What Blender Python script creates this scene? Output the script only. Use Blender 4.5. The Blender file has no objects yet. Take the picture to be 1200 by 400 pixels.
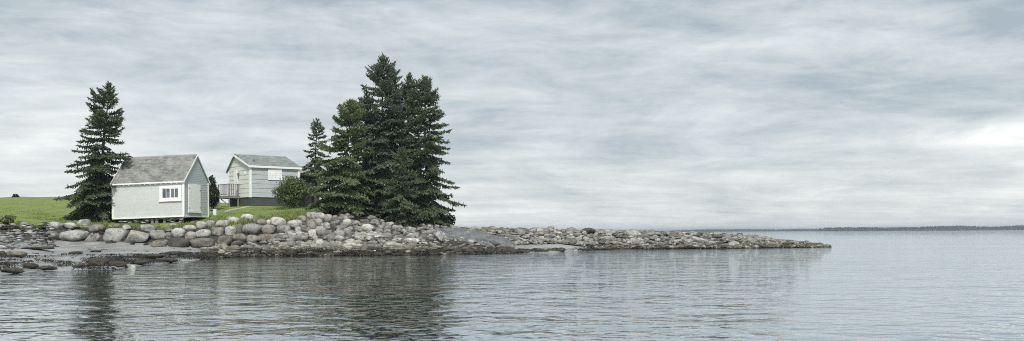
import bpy, bmesh, math, random
import numpy as np
from mathutils import Vector, Matrix, noise

R = math.radians
sc = bpy.context.scene
C = sc.collection

# ------------------------------------------------------------------ camera
F = 1150.0            # focal length in photo pixels (photo 1200 x 400)
CAM_H = 1.6           # eye height above the water
HOR = 272.6           # horizon row at the middle column
ROLL = 0.0056
cam_d = bpy.data.cameras.new('camera')
cam_d.sensor_width = 36.0
cam_d.lens = 36.0 * F / 1200.0
cam_d.shift_y = (HOR - 200.0) / 1200.0
cam_d.clip_start = 0.1
cam_d.clip_end = 60000.0
cam = bpy.data.objects.new('camera', cam_d)
C.objects.link(cam)
cam.matrix_world = Matrix.Translation((0, 0, CAM_H)) @ Matrix.Rotation(R(90), 4, 'X') @ Matrix.Rotation(-ROLL, 4, 'Z')
sc.camera = cam

# ------------------------------------------------------------------ light
SUN_EL, SUN_AZ = R(49), R(172)        # azimuth clockwise from +Y: behind the camera, to the left
sun_dir = Vector((math.sin(SUN_AZ) * math.cos(SUN_EL), math.cos(SUN_AZ) * math.cos(SUN_EL), math.sin(SUN_EL)))
sun_d = bpy.data.lights.new('sun', 'SUN')
sun_d.energy = 2.7
sun_d.angle = R(10)
sun_d.color = (1.0, 0.955, 0.88)
sun = bpy.data.objects.new('sun', sun_d)
C.objects.link(sun)
sun.rotation_euler = sun_dir.to_track_quat('Z', 'Y').to_euler()
sun.location = (-20, -20, 40)

sc.view_settings.view_transform = 'Standard'
sc.view_settings.look = 'None'
sc.view_settings.gamma = 1.0
sc.view_settings.use_curve_mapping = False
sc.view_settings.exposure = 0.44
sc.cycles.filter_width = 1.0
sc.cycles.use_denoising = False


class NT:
    """small helper round a node tree"""
    def __init__(s, tree):
        s.t = tree; s.n = tree.nodes; s.l = tree.links
        s.n.clear()

    def add(s, typ, props=None, **ins):
        nd = s.n.new(typ)
        for k, v in (props or {}).items():
            setattr(nd, k, v)
        for k, v in ins.items():
            key = int(k[1:]) if k[0] == 'i' and k[1:].isdigit() else k.replace('_', ' ')
            s.set(nd.inputs[key], v)
        return nd

    def set(s, sock, v):
        if isinstance(v, bpy.types.NodeSocket):
            s.l.new(v, sock)
        elif isinstance(v, bpy.types.Node):
            s.l.new(v.outputs[0], sock)
        else:
            if sock.type == 'RGBA' and hasattr(v, '__len__') and len(v) == 3:
                v = (*v, 1.0)
            sock.default_value = v

    def math(s, op, a, b=0.0, c=0.0, clamp=False):
        nd = s.n.new('ShaderNodeMath'); nd.operation = op; nd.use_clamp = clamp
        s.set(nd.inputs[0], a); s.set(nd.inputs[1], b)
        if len(nd.inputs) > 2: s.set(nd.inputs[2], c)
        return nd.outputs[0]

    def mix(s, fac, a, b, blend='MIX'):
        nd = s.n.new('ShaderNodeMix'); nd.data_type = 'RGBA'; nd.blend_type = blend
        s.set(nd.inputs['Factor'], fac)
        s.set(nd.inputs[6], a); s.set(nd.inputs[7], b)
        return nd.outputs[2]

    def ramp(s, fac, stops, interp='LINEAR'):
        nd = s.n.new('ShaderNodeValToRGB'); nd.color_ramp.interpolation = interp
        els = nd.color_ramp.elements
        while len(els) < len(stops): els.new(0.5)
        for e, (p, c) in zip(els, stops):
            e.position = p
            e.color = (c, c, c, 1) if isinstance(c, (int, float)) else (*c, 1)
        s.set(nd.inputs[0], fac)
        return nd.outputs[0]

    def maprange(s, v, a, b, c=0.0, d=1.0, smooth=False):
        nd = s.n.new('ShaderNodeMapRange')
        if smooth: nd.interpolation_type = 'SMOOTHSTEP'
        for i, x in enumerate((v, a, b, c, d)): s.set(nd.inputs[i], x)
        return nd.outputs[0]

    def noise(s, vec, scale, detail=4.0, rough=0.5, dist=0.0, lac=2.0):
        nd = s.add('ShaderNodeTexNoise', Scale=scale, Detail=detail, Roughness=rough, Distortion=dist, Lacunarity=lac)
        if vec is not None: s.set(nd.inputs['Vector'], vec)
        return nd.outputs[0]

    def mapping(s, vec, loc=(0, 0, 0), rot=(0, 0, 0), scale=(1, 1, 1)):
        nd = s.add('ShaderNodeMapping', Location=loc, Rotation=rot, Scale=scale)
        s.set(nd.inputs['Vector'], vec)
        return nd.outputs[0]


# ------------------------------------------------------------------ sky
SKY_STRENGTH = 0.1
world = bpy.data.worlds.new('World')
sc.world = world
world.use_nodes = True
w = NT(world.node_tree)
tc = w.add('ShaderNodeTexCoord')
sky = w.add('ShaderNodeTexSky', {'sky_type': 'NISHITA', 'sun_disc': False, 'sun_elevation': SUN_EL, 'sun_rotation': SUN_AZ})
sep = w.add('ShaderNodeSeparateXYZ', i0=tc.outputs['Generated'])
dx, dy, dz = sep.outputs
up = w.math('MAXIMUM', dz, 0.0)
den = w.math('ADD', up, 0.085)
comb = w.add('ShaderNodeCombineXYZ', i0=w.math('DIVIDE', dx, den), i1=w.math('DIVIDE', dy, den), i2=0.0)
flat = comb.outputs[0]
# stratocumulus: broad rolls, finer ripples slanting across them, and thin streaks low down
dirv = tc.outputs['Generated']
ma = w.mapping(dirv, loc=(0.35, 0.0, 0.62), rot=(0, R(19), 0), scale=(1.0, 1.0, 2.9))
na = w.noise(ma, 3.6, 9.0, 0.58, 0.55)
mb_ = w.mapping(dirv, loc=(2.1, 0.4, 1.0), rot=(0, R(21), 0), scale=(1.0, 1.0, 5.0))
nb = w.noise(mb_, 9.0, 10.0, 0.66, 0.45)
nd = w.noise(w.mapping(dirv, rot=(0, R(12), 0), scale=(1.0, 1.0, 2.4)), 34.0, 5.0, 0.6, 0.5)
mc = w.mapping(flat, loc=(7.7, 4.2, 0), rot=(0, 0, R(10)), scale=(0.42, 0.8, 1))
nc = w.noise(mc, 2.2, 7.0, 0.60, 0.6)
cl = w.math('ADD', w.math('MULTIPLY', na, 0.57), w.math('MULTIPLY', nb, 0.35))
cl = w.math('ADD', cl, w.math('MULTIPLY', nc, w.maprange(up, 0.02, 0.16, 0.28, 0.18)))
cl = w.math('ADD', cl, w.math('MULTIPLY', w.math('SUBTRACT', nd, 0.5), 0.07))
lift = w.maprange(up, 0.0, 0.24, 0.070, -0.070)
cl = w.math('ADD', cl, lift)
ccol = w.ramp(cl, [(0.43, (0.31, 0.365, 0.405)), (0.525, (0.44, 0.482, 0.503)), (0.60, (0.54, 0.572, 0.58)),
                   (0.67, (0.635, 0.66, 0.66)), (0.78, (0.82, 0.83, 0.815))])
# a thinner, brighter rift low down on the right of the view
rift_az = w.math('MULTIPLY', w.math('SUBTRACT', w.math('DIVIDE', dx, w.math('MAXIMUM', dy, 0.05)), 0.52), 8.5)
rift_el = w.math('MULTIPLY', w.math('SUBTRACT', up, 0.086), 80.0)
g = w.math('ADD', w.math('MULTIPLY', rift_az, rift_az), w.math('MULTIPLY', rift_el, rift_el))
g = w.math('EXPONENT', w.math('MULTIPLY', g, -1.0))
g = w.math('MULTIPLY', g, w.maprange(dy, 0.0, 0.2))
g = w.math('MULTIPLY', g, w.maprange(w.noise(w.mapping(tc.outputs['Generated'], scale=(1, 1, 2.6)), 9.0, 6.0, 0.55, 0.6), 0.36, 0.52, 0.0, 1.0, True))
ccol = w.mix(g, ccol, (0.86, 0.86, 0.84))
inv = 1.0 / SKY_STRENGTH
ccol10 = w.add('ShaderNodeVectorMath', {'operation': 'SCALE'}, i0=ccol)
ccol10.inputs['Scale'].default_value = inv
full = w.mix(0.93, sky.outputs[0], ccol10.outputs[0])
bg = w.add('ShaderNodeBackground', Color=full, Strength=SKY_STRENGTH)
w.add('ShaderNodeOutputWorld', Surface=bg)

# ------------------------------------------------------------------ helpers
rng = np.random.default_rng(11)
random.seed(11)


def at(px, py, Y):
    """place in the world that stands at distance Y behind a photo pixel"""
    ddx, ddy = px - 600.0, py - HOR
    x = ddx - ddy * ROLL
    y = ddy + ddx * ROLL
    return Vector((x / F * Y, Y, CAM_H - y / F * Y))


def tx_of(px, py):
    return ((px - 600.0) - (py - HOR) * ROLL) / F


def link(name, data, parent=None, loc=None):
    o = bpy.data.objects.new(name, data)
    C.objects.link(o)
    if parent is not None: o.parent = parent
    if loc is not None: o.location = loc
    return o


def tag(o, label=None, cat=None, group=None, kind=None):
    if label: o['label'] = label
    if cat: o['category'] = cat
    if group: o['group'] = group
    if kind: o['kind'] = kind
    return o


def mesh_from(verts, faces, mat=None, smooth=False, name='mesh'):
    me = bpy.data.meshes.new(name)
    me.from_pydata([tuple(v) for v in verts], [], [tuple(f) for f in faces])
    if mat: me.materials.append(mat)
    if smooth:
        me.polygons.foreach_set('use_smooth', [True] * len(me.polygons))
    me.update()
    return me


def mesh_np(V, faces_flat, nper, mat, smooth=False, name='mesh'):
    """faces all with nper corners; V (n,3); faces_flat (m*nper,)"""
    me = bpy.data.meshes.new(name)
    V = np.asarray(V, dtype=np.float32).reshape(-1, 3)
    fl = np.asarray(faces_flat, dtype=np.int32).ravel()
    m = len(fl) // nper
    me.vertices.add(len(V)); me.vertices.foreach_set('co', V.ravel())
    me.loops.add(len(fl)); me.loops.foreach_set('vertex_index', fl)
    me.polygons.add(m)
    me.polygons.foreach_set('loop_start', np.arange(0, m * nper, nper, dtype=np.int32))
    me.polygons.foreach_set('loop_total', np.full(m, nper, dtype=np.int32))
    if smooth: me.polygons.foreach_set('use_smooth', np.ones(m, dtype=bool))
    me.materials.append(mat)
    me.update(calc_edges=True)
    me.validate()
    return me


class MB:
    def __init__(s): s.v = []; s.f = []

    def box(s, x0, x1, y0, y1, z0, z1):
        b = len(s.v)
        s.v += [(x0, y0, z0), (x1, y0, z0), (x1, y1, z0), (x0, y1, z0), (x0, y0, z1), (x1, y0, z1), (x1, y1, z1), (x0, y1, z1)]
        s.f += [(b, b+3, b+2, b+1), (b+4, b+5, b+6, b+7), (b, b+1, b+5, b+4), (b+1, b+2, b+6, b+5), (b+2, b+3, b+7, b+6), (b+3, b, b+4, b+7)]
        return s

    def hexa(s, p):
        """eight corners, bottom ring then top ring"""
        b = len(s.v); s.v += [tuple(q) for q in p]
        s.f += [(b, b+3, b+2, b+1), (b+4, b+5, b+6, b+7), (b, b+1, b+5, b+4), (b+1, b+2, b+6, b+5), (b+2, b+3, b+7, b+6), (b+3, b, b+4, b+7)]
        return s

    def prism(s, ring, off):
        """ring of points extruded by a vector"""
        b = len(s.v); n = len(ring)
        s.v += [tuple(q) for q in ring] + [tuple(Vector(q) + Vector(off)) for q in ring]
        s.f.append(tuple(range(b, b+n))[::-1]); s.f.append(tuple(range(b+n, b+2*n)))
        for i in range(n):
            j = (i+1) % n
            s.f.append((b+i, b+j, b+n+j, b+n+i))
        return s

    def bar(s, a, c, w_, h_=None, upv=(0, 0, 1)):
        a, c = Vector(a), Vector(c); d = (c-a).normalized(); h_ = h_ or w_
        u = d.cross(Vector(upv))
        if u.length < 1e-4: u = d.cross(Vector((1, 0, 0)))
        u.normalize(); v = u.cross(d)
        u *= w_/2; v *= h_/2
        return s.hexa([a-u-v, a+u-v, a+u+v, a-u+v, c-u-v, c+u-v, c+u+v, c-u+v])

    def mesh(s, mat, name='mesh'):
        me = mesh_from(s.v, s.f, mat, name=name)
        bm = bmesh.new(); bm.from_mesh(me)
        bmesh.ops.recalc_face_normals(bm, faces=bm.faces)
        bm.to_mesh(me); bm.free()
        return me

    def build(s, name, mat, parent=None, loc=None):
        return link(name, s.mesh(mat, name), parent, loc)


# ------------------------------------------------------------------ materials
M = {}


def newmat(name):
    m = bpy.data.materials.new(name); m.use_nodes = True
    M[name] = m
    return m, NT(m.node_tree)


def finish(nt, col, rough=0.8, spec=0.25, normal=None, **kw):
    p = nt.add('ShaderNodeBsdfPrincipled')
    nt.set(p.inputs['Base Color'], col); nt.set(p.inputs['Roughness'], rough)
    nt.set(p.inputs['Specular IOR Level'], spec)
    if normal is not None: nt.set(p.inputs['Normal'], normal)
    for k, v in kw.items(): nt.set(p.inputs[k.replace('_', ' ')], v)
    o = nt.add('ShaderNodeOutputMaterial'); nt.l.new(p.outputs[0], o.inputs['Surface'])
    return p


def bump(nt, h, strength, dist):
    b = nt.add('ShaderNodeBump', Height=h, Strength=strength, Distance=dist)
    return b.outputs[0]


def paint(name, col, var=0.12, rough=0.6, dirt=0.25, dirtcol=(0.25, 0.25, 0.22)):
    m, nt = newmat(name)
    t = nt.add('ShaderNodeTexCoord').outputs['Object']
    oi = nt.add('ShaderNodeObjectInfo')
    n = nt.noise(nt.mapping(t, scale=(0.7, 0.7, 3.0)), 2.2, 5, 0.6)
    n2 = nt.noise(nt.mapping(t, scale=(6, 6, 0.7)), 1.5, 4, 0.65)
    c = nt.mix(nt.maprange(n, 0.3, 0.7), [x*(1-var) for x in col], [min(1, x*(1+var*0.5)) for x in col])
    c = nt.mix(nt.math('MULTIPLY', nt.maprange(n2, 0.5, 0.75), dirt), c, dirtcol)
    k = nt.maprange(oi.outputs['Random'], 0, 1, 0.97, 1.02)
    hs = nt.add('ShaderNodeHueSaturation', Color=c); nt.set(hs.inputs['Value'], k)
    finish(nt, hs.outputs[0], rough, 0.3, bump(nt, n2, 0.3, 0.01))
    return m


paint('pale_siding', (0.58, 0.60, 0.60), 0.07, 0.7, 0.14)
paint('blue_and_shade_siding', (0.46, 0.505, 0.53), 0.12, 0.7, 0.20)  # cottage's own blue; on the shed gable its tint paints in shade
paint('lit_gable_siding', (0.70, 0.71, 0.69), 0.10, 0.7, 0.2)  # lighter siding copy: paints the cottage's left gable as the brighter-lit side
paint('white_trim', (0.86, 0.865, 0.86), 0.06, 0.55, 0.15)
paint('white_door', (0.88, 0.89, 0.90), 0.06, 0.55, 0.18)
paint('foundation_board', (0.075, 0.085, 0.09), 0.2, 0.85, 0.3, (0.14, 0.14, 0.13))
paint('dark_shed_paint', (0.085, 0.09, 0.095), 0.2, 0.8, 0.3, (0.05, 0.05, 0.05))
paint('weathered_wood', (0.24, 0.235, 0.225), 0.25, 0.85, 0.5, (0.12, 0.11, 0.10))
paint('hinge_metal', (0.18, 0.17, 0.16), 0.3, 0.6, 0.4, (0.12, 0.07, 0.04))
paint('concrete', (0.42, 0.42, 0.40), 0.2, 0.9, 0.4)
paint('curtain', (0.78, 0.80, 0.80), 0.08, 0.9, 0.1)
paint('interior_dark', (0.035, 0.045, 0.055), 0.2, 0.9, 0.1)


def shingle_mat(name, c0, c1, c2):
    m, nt = newmat(name)
    t = nt.add('ShaderNodeTexCoord').outputs['Object']
    isl = nt.add('ShaderNodeNewGeometry').outputs['Random Per Island']
    n = nt.noise(t, 1.1, 6, 0.65, 0.6)
    n2 = nt.noise(t, 30, 3, 0.6)
    c = nt.mix(nt.maprange(n, 0.35, 0.68, 0, 1, True), c0, c1)
    c = nt.mix(nt.maprange(isl, 0.0, 1.0, 0.0, 0.55), c, c2)
    hs = nt.add('ShaderNodeHueSaturation', Color=c)
    nt.set(hs.inputs['Value'], nt.math('MULTIPLY', nt.maprange(isl, 0, 1, 0.78, 1.22), nt.maprange(n2, 0.3, 0.7, 0.85, 1.12)))
    finish(nt, hs.outputs[0], 0.92, 0.15, bump(nt, n2, 0.5, 0.008))
    return m


shingle_mat('old_shingle', (0.19, 0.205, 0.205), (0.34, 0.345, 0.325), (0.25, 0.245, 0.225))
shingle_mat('pale_shingle', (0.25, 0.28, 0.275), (0.36, 0.39, 0.38), (0.27, 0.29, 0.29))


def rock_mat(name, by_object=True, base=(0.40, 0.392, 0.365), dark=(0.155, 0.152, 0.142), weed=False):
    m, nt = newmat(name)
    tcn = nt.add('ShaderNodeTexCoord')
    geo = nt.add('ShaderNodeNewGeometry')
    oi = nt.add('ShaderNodeObjectInfo')
    pos = geo.outputs['Position']
    rnd = oi.outputs['Random'] if by_object else geo.outputs['Random Per Island']
    off = nt.add('ShaderNodeVectorMath', {'operation': 'ADD'}, i0=pos)
    cx = nt.add('ShaderNodeCombineXYZ', i0=nt.math('MULTIPLY', rnd, 57.0), i1=nt.math('MULTIPLY', rnd, 31.0))
    nt.set(off.inputs[1], cx.outputs[0])
    p = off.outputs[0]
    n = nt.noise(p, 1.7, 6, 0.62, 0.4)
    n2 = nt.noise(p, 14, 4, 0.7)
    n3 = nt.noise(p, 4.0, 5, 0.6, 1.2)
    c = nt.mix(nt.maprange(n, 0.42, 0.70, 0, 1, True), base, dark)
    c = nt.mix(nt.maprange(n3, 0.56, 0.70, 0, 0.75, True), c, (0.13, 0.125, 0.11))       # dark lichen and stain
    c = nt.mix(nt.maprange(n3, 0.42, 0.30, 0, 0.45, True), c, (0.50, 0.49, 0.44))       # pale lichen
    hs = nt.add('ShaderNodeHueSaturation', Color=c)
    nt.set(hs.inputs['Value'], nt.math('MULTIPLY', nt.maprange(n2, 0.3, 0.7, 0.55, 1.38), nt.maprange(rnd, 0, 1, 0.66, 1.22)))
    c = hs.outputs[0]
    if by_object:
        c = nt.mix(1.0, c, oi.outputs['Color'], 'MULTIPLY')
    else:
        at_ = nt.add('ShaderNodeAttribute', {'attribute_name': 'tone'})
        c = nt.mix(1.0, c, at_.outputs['Color'], 'MULTIPLY')
    hgt = nt.math('ADD', nt.math('MULTIPLY', n, 0.7), nt.math('MULTIPLY', n2, 0.3))
    finish(nt, c, 0.88, 0.2, bump(nt, hgt, 1.0, 0.11))
    return m


rock_mat('boulder', True)
rock_mat('rubble', False)
rock_mat('ledge_rock', True, (0.145, 0.155, 0.16), (0.065, 0.07, 0.075))

m, nt = newmat('rockweed')
isl = nt.add('ShaderNodeNewGeometry')
n = nt.noise(isl.outputs['Position'], 3, 4, 0.6)
c = nt.mix(nt.maprange(n, 0.35, 0.65), (0.011, 0.010, 0.008), (0.036, 0.030, 0.019))
c = nt.mix(nt.maprange(isl.outputs['Random Per Island'], 0.55, 1, 0, 0.6), c, (0.058, 0.048, 0.029))
finish(nt, c, 0.45, 0.4, bump(nt, nt.noise(isl.outputs['Position'], 16, 3, 0.7), 0.7, 0.05))


def leaf_mat(name, c0, c1, c2, rough=0.48):
    m, nt = newmat(name)
    geo = nt.add('ShaderNodeNewGeometry')
    isl = geo.outputs['Random Per Island']
    n = nt.noise(geo.outputs['Position'], 0.75, 3, 0.6)
    c = nt.mix(nt.maprange(n, 0.35, 0.65, 0, 1, True), c0, c1)
    c = nt.mix(nt.maprange(isl, 0.5, 1.0, 0.0, 0.6), c, c2)
    hs = nt.add('ShaderNodeHueSaturation', Color=c)
    nt.set(hs.inputs['Value'], nt.maprange(isl, 0, 1, 0.6, 1.6))
    p = nt.add('ShaderNodeBsdfPrincipled', Roughness=rough)
    nt.set(p.inputs['Base Color'], hs.outputs[0]); p.inputs['Specular IOR Level'].default_value = 0.55
    tl = nt.add('ShaderNodeBsdfTranslucent', Color=hs.outputs[0])
    ms = nt.add('ShaderNodeMixShader', i0=0.45, i1=p, i2=tl)
    nt.add('ShaderNodeOutputMaterial', Surface=ms)
    return m


leaf_mat('spruce_dark', (0.110, 0.146, 0.089), (0.161, 0.201, 0.121), (0.216, 0.248, 0.152))
leaf_mat('spruce_green', (0.147, 0.200, 0.105), (0.207, 0.269, 0.135), (0.276, 0.308, 0.161))
leaf_mat('spruce_grey', (0.127, 0.161, 0.116), (0.176, 0.217, 0.156), (0.235, 0.266, 0.195))
leaf_mat('bush_leaf', (0.085, 0.124, 0.050), (0.124, 0.169, 0.070), (0.195, 0.227, 0.108))
leaf_mat('shrub_dark_leaf', (0.020, 0.032, 0.020), (0.035, 0.05, 0.03), (0.05, 0.065, 0.04))
leaf_mat('weed_leaf', (0.124, 0.172, 0.059), (0.235, 0.276, 0.099), (0.373, 0.373, 0.158))
leaf_mat('grass_blade', (0.129, 0.202, 0.045), (0.197, 0.284, 0.069), (0.303, 0.356, 0.119))
leaf_mat('dead_twig', (0.055, 0.042, 0.034), (0.085, 0.068, 0.055), (0.11, 0.09, 0.075))
leaf_mat('far_wood', (0.022, 0.034, 0.028), (0.032, 0.045, 0.034), (0.04, 0.052, 0.04))

m, nt = newmat('bark')
p = nt.add('ShaderNodeTexCoord').outputs['Object']
n = nt.noise(nt.mapping(p, scale=(6, 6, 1.2)), 3, 5, 0.7)
finish(nt, nt.ramp(n, [(0.3, (0.035, 0.03, 0.026)), (0.7, (0.13, 0.115, 0.10))]), 0.95, 0.1, bump(nt, n, 0.8, 0.03))

m, nt = newmat('window_glass')
gl = nt.add('ShaderNodeBsdfGlossy', Roughness=0.02, Color=(0.9, 0.95, 1.0))
tr = nt.add('ShaderNodeBsdfTransparent', Color=(0.86, 0.90, 0.92))
fr = nt.add('ShaderNodeFresnel', IOR=1.5)
mx = nt.add('ShaderNodeMixShader', i0=nt.math('ADD', fr, 0.06), i1=tr, i2=gl)
nt.add('ShaderNodeOutputMaterial', Surface=mx)

# ground: grass, sand, shingle and forest floor by painted zones of the terrain mesh
m, nt = newmat('ground')
z = nt.add('ShaderNodeAttribute', {'attribute_name': 'zone'})
zs = nt.add('ShaderNodeSeparateColor', i0=z.outputs['Color'])
pos = nt.add('ShaderNodeNewGeometry').outputs['Position']
n = nt.noise(pos, 0.9, 6, 0.65)
n2 = nt.noise(pos, 9.0, 4, 0.7)
n3 = nt.noise(nt.mapping(pos, scale=(0.35, 0.12, 1)), 1.4, 5, 0.6, 0.8)
grass = nt.mix(nt.maprange(n, 0.35, 0.66, 0, 1, True), (0.130, 0.180, 0.042), (0.210, 0.250, 0.075))
grass = nt.mix(nt.maprange(n3, 0.55, 0.72, 0, 0.6, True), grass, (0.17, 0.165, 0.085))
vals = nt.add('ShaderNodeHueSaturation', Color=grass); nt.set(vals.inputs['Value'], nt.maprange(n2, 0.3, 0.7, 0.7, 1.3))
grass = vals.outputs[0]
sand = nt.mix(nt.maprange(n3, 0.38, 0.62, 0, 1, True), (0.22, 0.23, 0.23), (0.34, 0.34, 0.335))
sand = nt.mix(nt.maprange(n2, 0.58, 0.72, 0, 0.5, True), sand, (0.14, 0.14, 0.13))
rock = nt.mix(nt.maprange(n2, 0.35, 0.65), (0.022, 0.020, 0.017), (0.075, 0.070, 0.062))  # rubble ground; near-black colour also paints the shade of gaps between stones
duff = nt.mix(nt.maprange(n, 0.35, 0.65), (0.03, 0.027, 0.02), (0.065, 0.055, 0.04))
c = nt.mix(zs.outputs[1], rock, sand)
c = nt.mix(zs.outputs[2], c, duff)
gm = nt.math('ADD', zs.outputs[0], nt.math('MULTIPLY', nt.math('SUBTRACT', n, 0.5), 0.5))
c = nt.mix(nt.maprange(gm, 0.4, 0.6, 0, 1, True), c, grass)
wet = nt.maprange(zs.outputs[1], 0, 1, 0.9, 0.42)
finish(nt, c, wet, 0.35, bump(nt, n2, 0.6, 0.05))

# sea
m, nt = newmat('sea_water')
pos = nt.add('ShaderNodeNewGeometry').outputs['Position']
w0 = nt.noise(nt.mapping(pos, loc=(3, 9, 0), rot=(0, 0, R(-14))), 4.2, 2, 0.5, 0.3)
w1 = nt.noise(nt.mapping(pos, rot=(0, 0, R(16)), scale=(1.0, 1.1, 1)), 1.7, 2, 0.5, 0.5)
w2 = nt.noise(nt.mapping(pos, loc=(31, 7, 0), rot=(0, 0, R(-12)), scale=(0.75, 1.0, 1)), 0.6, 2, 0.5, 0.5)
w3 = nt.noise(nt.mapping(pos, loc=(5, 71, 0), rot=(0, 0, R(9)), scale=(0.55, 1.0, 1)), 0.16, 2, 0.5, 0.3)
patch = nt.noise(nt.mapping(pos, loc=(11, 3, 0), rot=(0, 0, R(3)), scale=(0.25, 1.0, 1)), 0.05, 3, 0.55, 0.4)
px_, py_, pz_ = nt.add('ShaderNodeSeparateXYZ', i0=pos).outputs
lee = nt.maprange(nt.math('ADD', px_, nt.math('MULTIPLY', py_, 0.12)), -10.0, 22.0, 0.0, 1.0, True)   # the cove is sheltered, the open sea is not
amp = nt.math('MULTIPLY', nt.maprange(patch, 0.35, 0.65, 0.6, 1.35), nt.maprange(lee, 0, 1, 0.80, 2.0))
h = nt.math('ADD', nt.math('MULTIPLY', w1, 0.046), nt.math('MULTIPLY', w2, 0.085))
h = nt.math('ADD', h, nt.math('MULTIPLY', w0, 0.009))
h = nt.math('MULTIPLY', h, amp)
h = nt.math('ADD', h, nt.math('MULTIPLY', w3, 0.08))
b = nt.add('ShaderNodeBump', Height=h, Strength=1.0, Distance=1.0)
p = nt.add('ShaderNodeBsdfPrincipled', Roughness=0.03, IOR=1.4)
nt.set(p.inputs['Base Color'], (0.030, 0.044, 0.048)); nt.set(p.inputs['Normal'], b.outputs[0])
gl = nt.add('ShaderNodeBsdfGlossy', Roughness=0.03, Color=(0.90, 0.95, 0.98)); nt.set(gl.inputs['Normal'], b.outputs[0])
ms = nt.add('ShaderNodeMixShader', i0=0.62, i1=p, i2=gl)
nt.add('ShaderNodeOutputMaterial', Surface=ms)

# ------------------------------------------------------------------ terrain
# columns of the shore as seen from the eye point: waterline, toe of the wall, top of the wall, ground by the houses, crest, beyond
COLS = [
    (-700, 28, (56, 1.0), (63, 2.4), (92, 4.4), (130, 6.8), (210, 8.5)),
    (0,    40, (59, .85), (71, 2.40), (95, 4.1), (128, 6.55), (210, 8.0)),
    (48,   43, (65, .85), (72.5, 2.45), (95, 4.15), (128, 6.6), (210, 8.0)),
    (60,   43.3, (69.5, .90), (73, 2.45), (95, 4.2), (128, 6.6), (210, 8.0)),
    (130,  45, (70.3, .85), (74, 2.1), (92, 3.95), (125, 6.3), (210, 7.0)),
    (200,  55.5, (71, .65), (74.5, 2.1), (92, 4.05), (122, 5.8), (200, 5.0)),
    (280,  69, (72.2, .50), (75.5, 2.5), (92, 4.15), (118, 5.2), (190, 3.0)),
    (350,  70.5, (73.3, .80), (77.5, 3.0), (92, 4.1), (112, 4.3), (165, -1)),
    (400,  70, (73.5, .70), (78.5, 3.0), (88, 3.6), (105, 3.0), (140, -1)),
    (450,  70.5, (74, .60), (80, 2.6), (88, 2.9), (100, 2.0), (118, -1)),
    (500,  71, (74.5, .45), (81, 2.1), (86, 2.2), (93, 1.0), (102, -1)),
    (560,  72.5, (77, .35), (84, 1.8), (87, 1.9), (91.5, 1.0), (97, -1)),
    (600,  74.5, (81.5, .50), (86.5, 1.80), (89, 1.85), (93, .5), (98, -1)),
    (650,  78.6, (86, .60), (89.8, 1.75), (91.5, 1.75), (95, .4), (100, -1)),
    (700,  87.6, (89, .15), (92, 1.62), (94, 1.62), (97.5, .2), (101, -1)),
    (800,  90, (91, .15), (93.6, 1.40), (95.4, 1.40), (98.5, .1), (102, -1)),
    (850,  90.7, (91.5, .1), (94, 1.22), (95.6, 1.22), (98.5, .1), (102, -1)),
    (900,  91.7, (92.5, .1), (94.6, .78), (96, .78), (98.3, .05), (102, -1)),
    (950,  93.2, (93.8, .06), (95.2, .26), (96, .26), (97.6, 0), (101, -1)),
    (980,  95, (95.2, -.02), (95.6, -.05), (96, -.06), (97, -.2), (100, -1)),
    (1010, 95, (95.5, -.6), (96, -.6), (96.5, -.6), (97, -.7), (100, -1.2)),
]
CPX = np.array([c[0] for c in COLS], float)
KY = np.array([[c[1] - 30, c[1] - 4, c[1]] + [q[0] for q in c[2:]] + [c[6][0] + 60] for c in COLS], float)
KZ = np.array([[-1.6, -0.35, 0.0] + [q[1] for q in c[2:]] + [c[6][1] - 4] for c in COLS], float)
KY[:, 0] = np.maximum(KY[:, 0], 4)
for i_, c_ in enumerate(COLS):
    if 560 < c_[0] < 970: KZ[i_, 4:6] *= .90


def col_keys(px):
    px = min(max(px, CPX[0]), CPX[-1])
    ys = np.array([np.interp(px, CPX, KY[:, k]) for k in range(KY.shape[1])])
    zs = np.array([np.interp(px, CPX, KZ[:, k]) for k in range(KZ.shape[1])])
    return ys, zs


def ground_z(X, Y):
    px = 600 + F * X / max(Y, 1)
    ys, zs = col_keys(px)
    return float(np.interp(Y, ys, zs))


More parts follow.
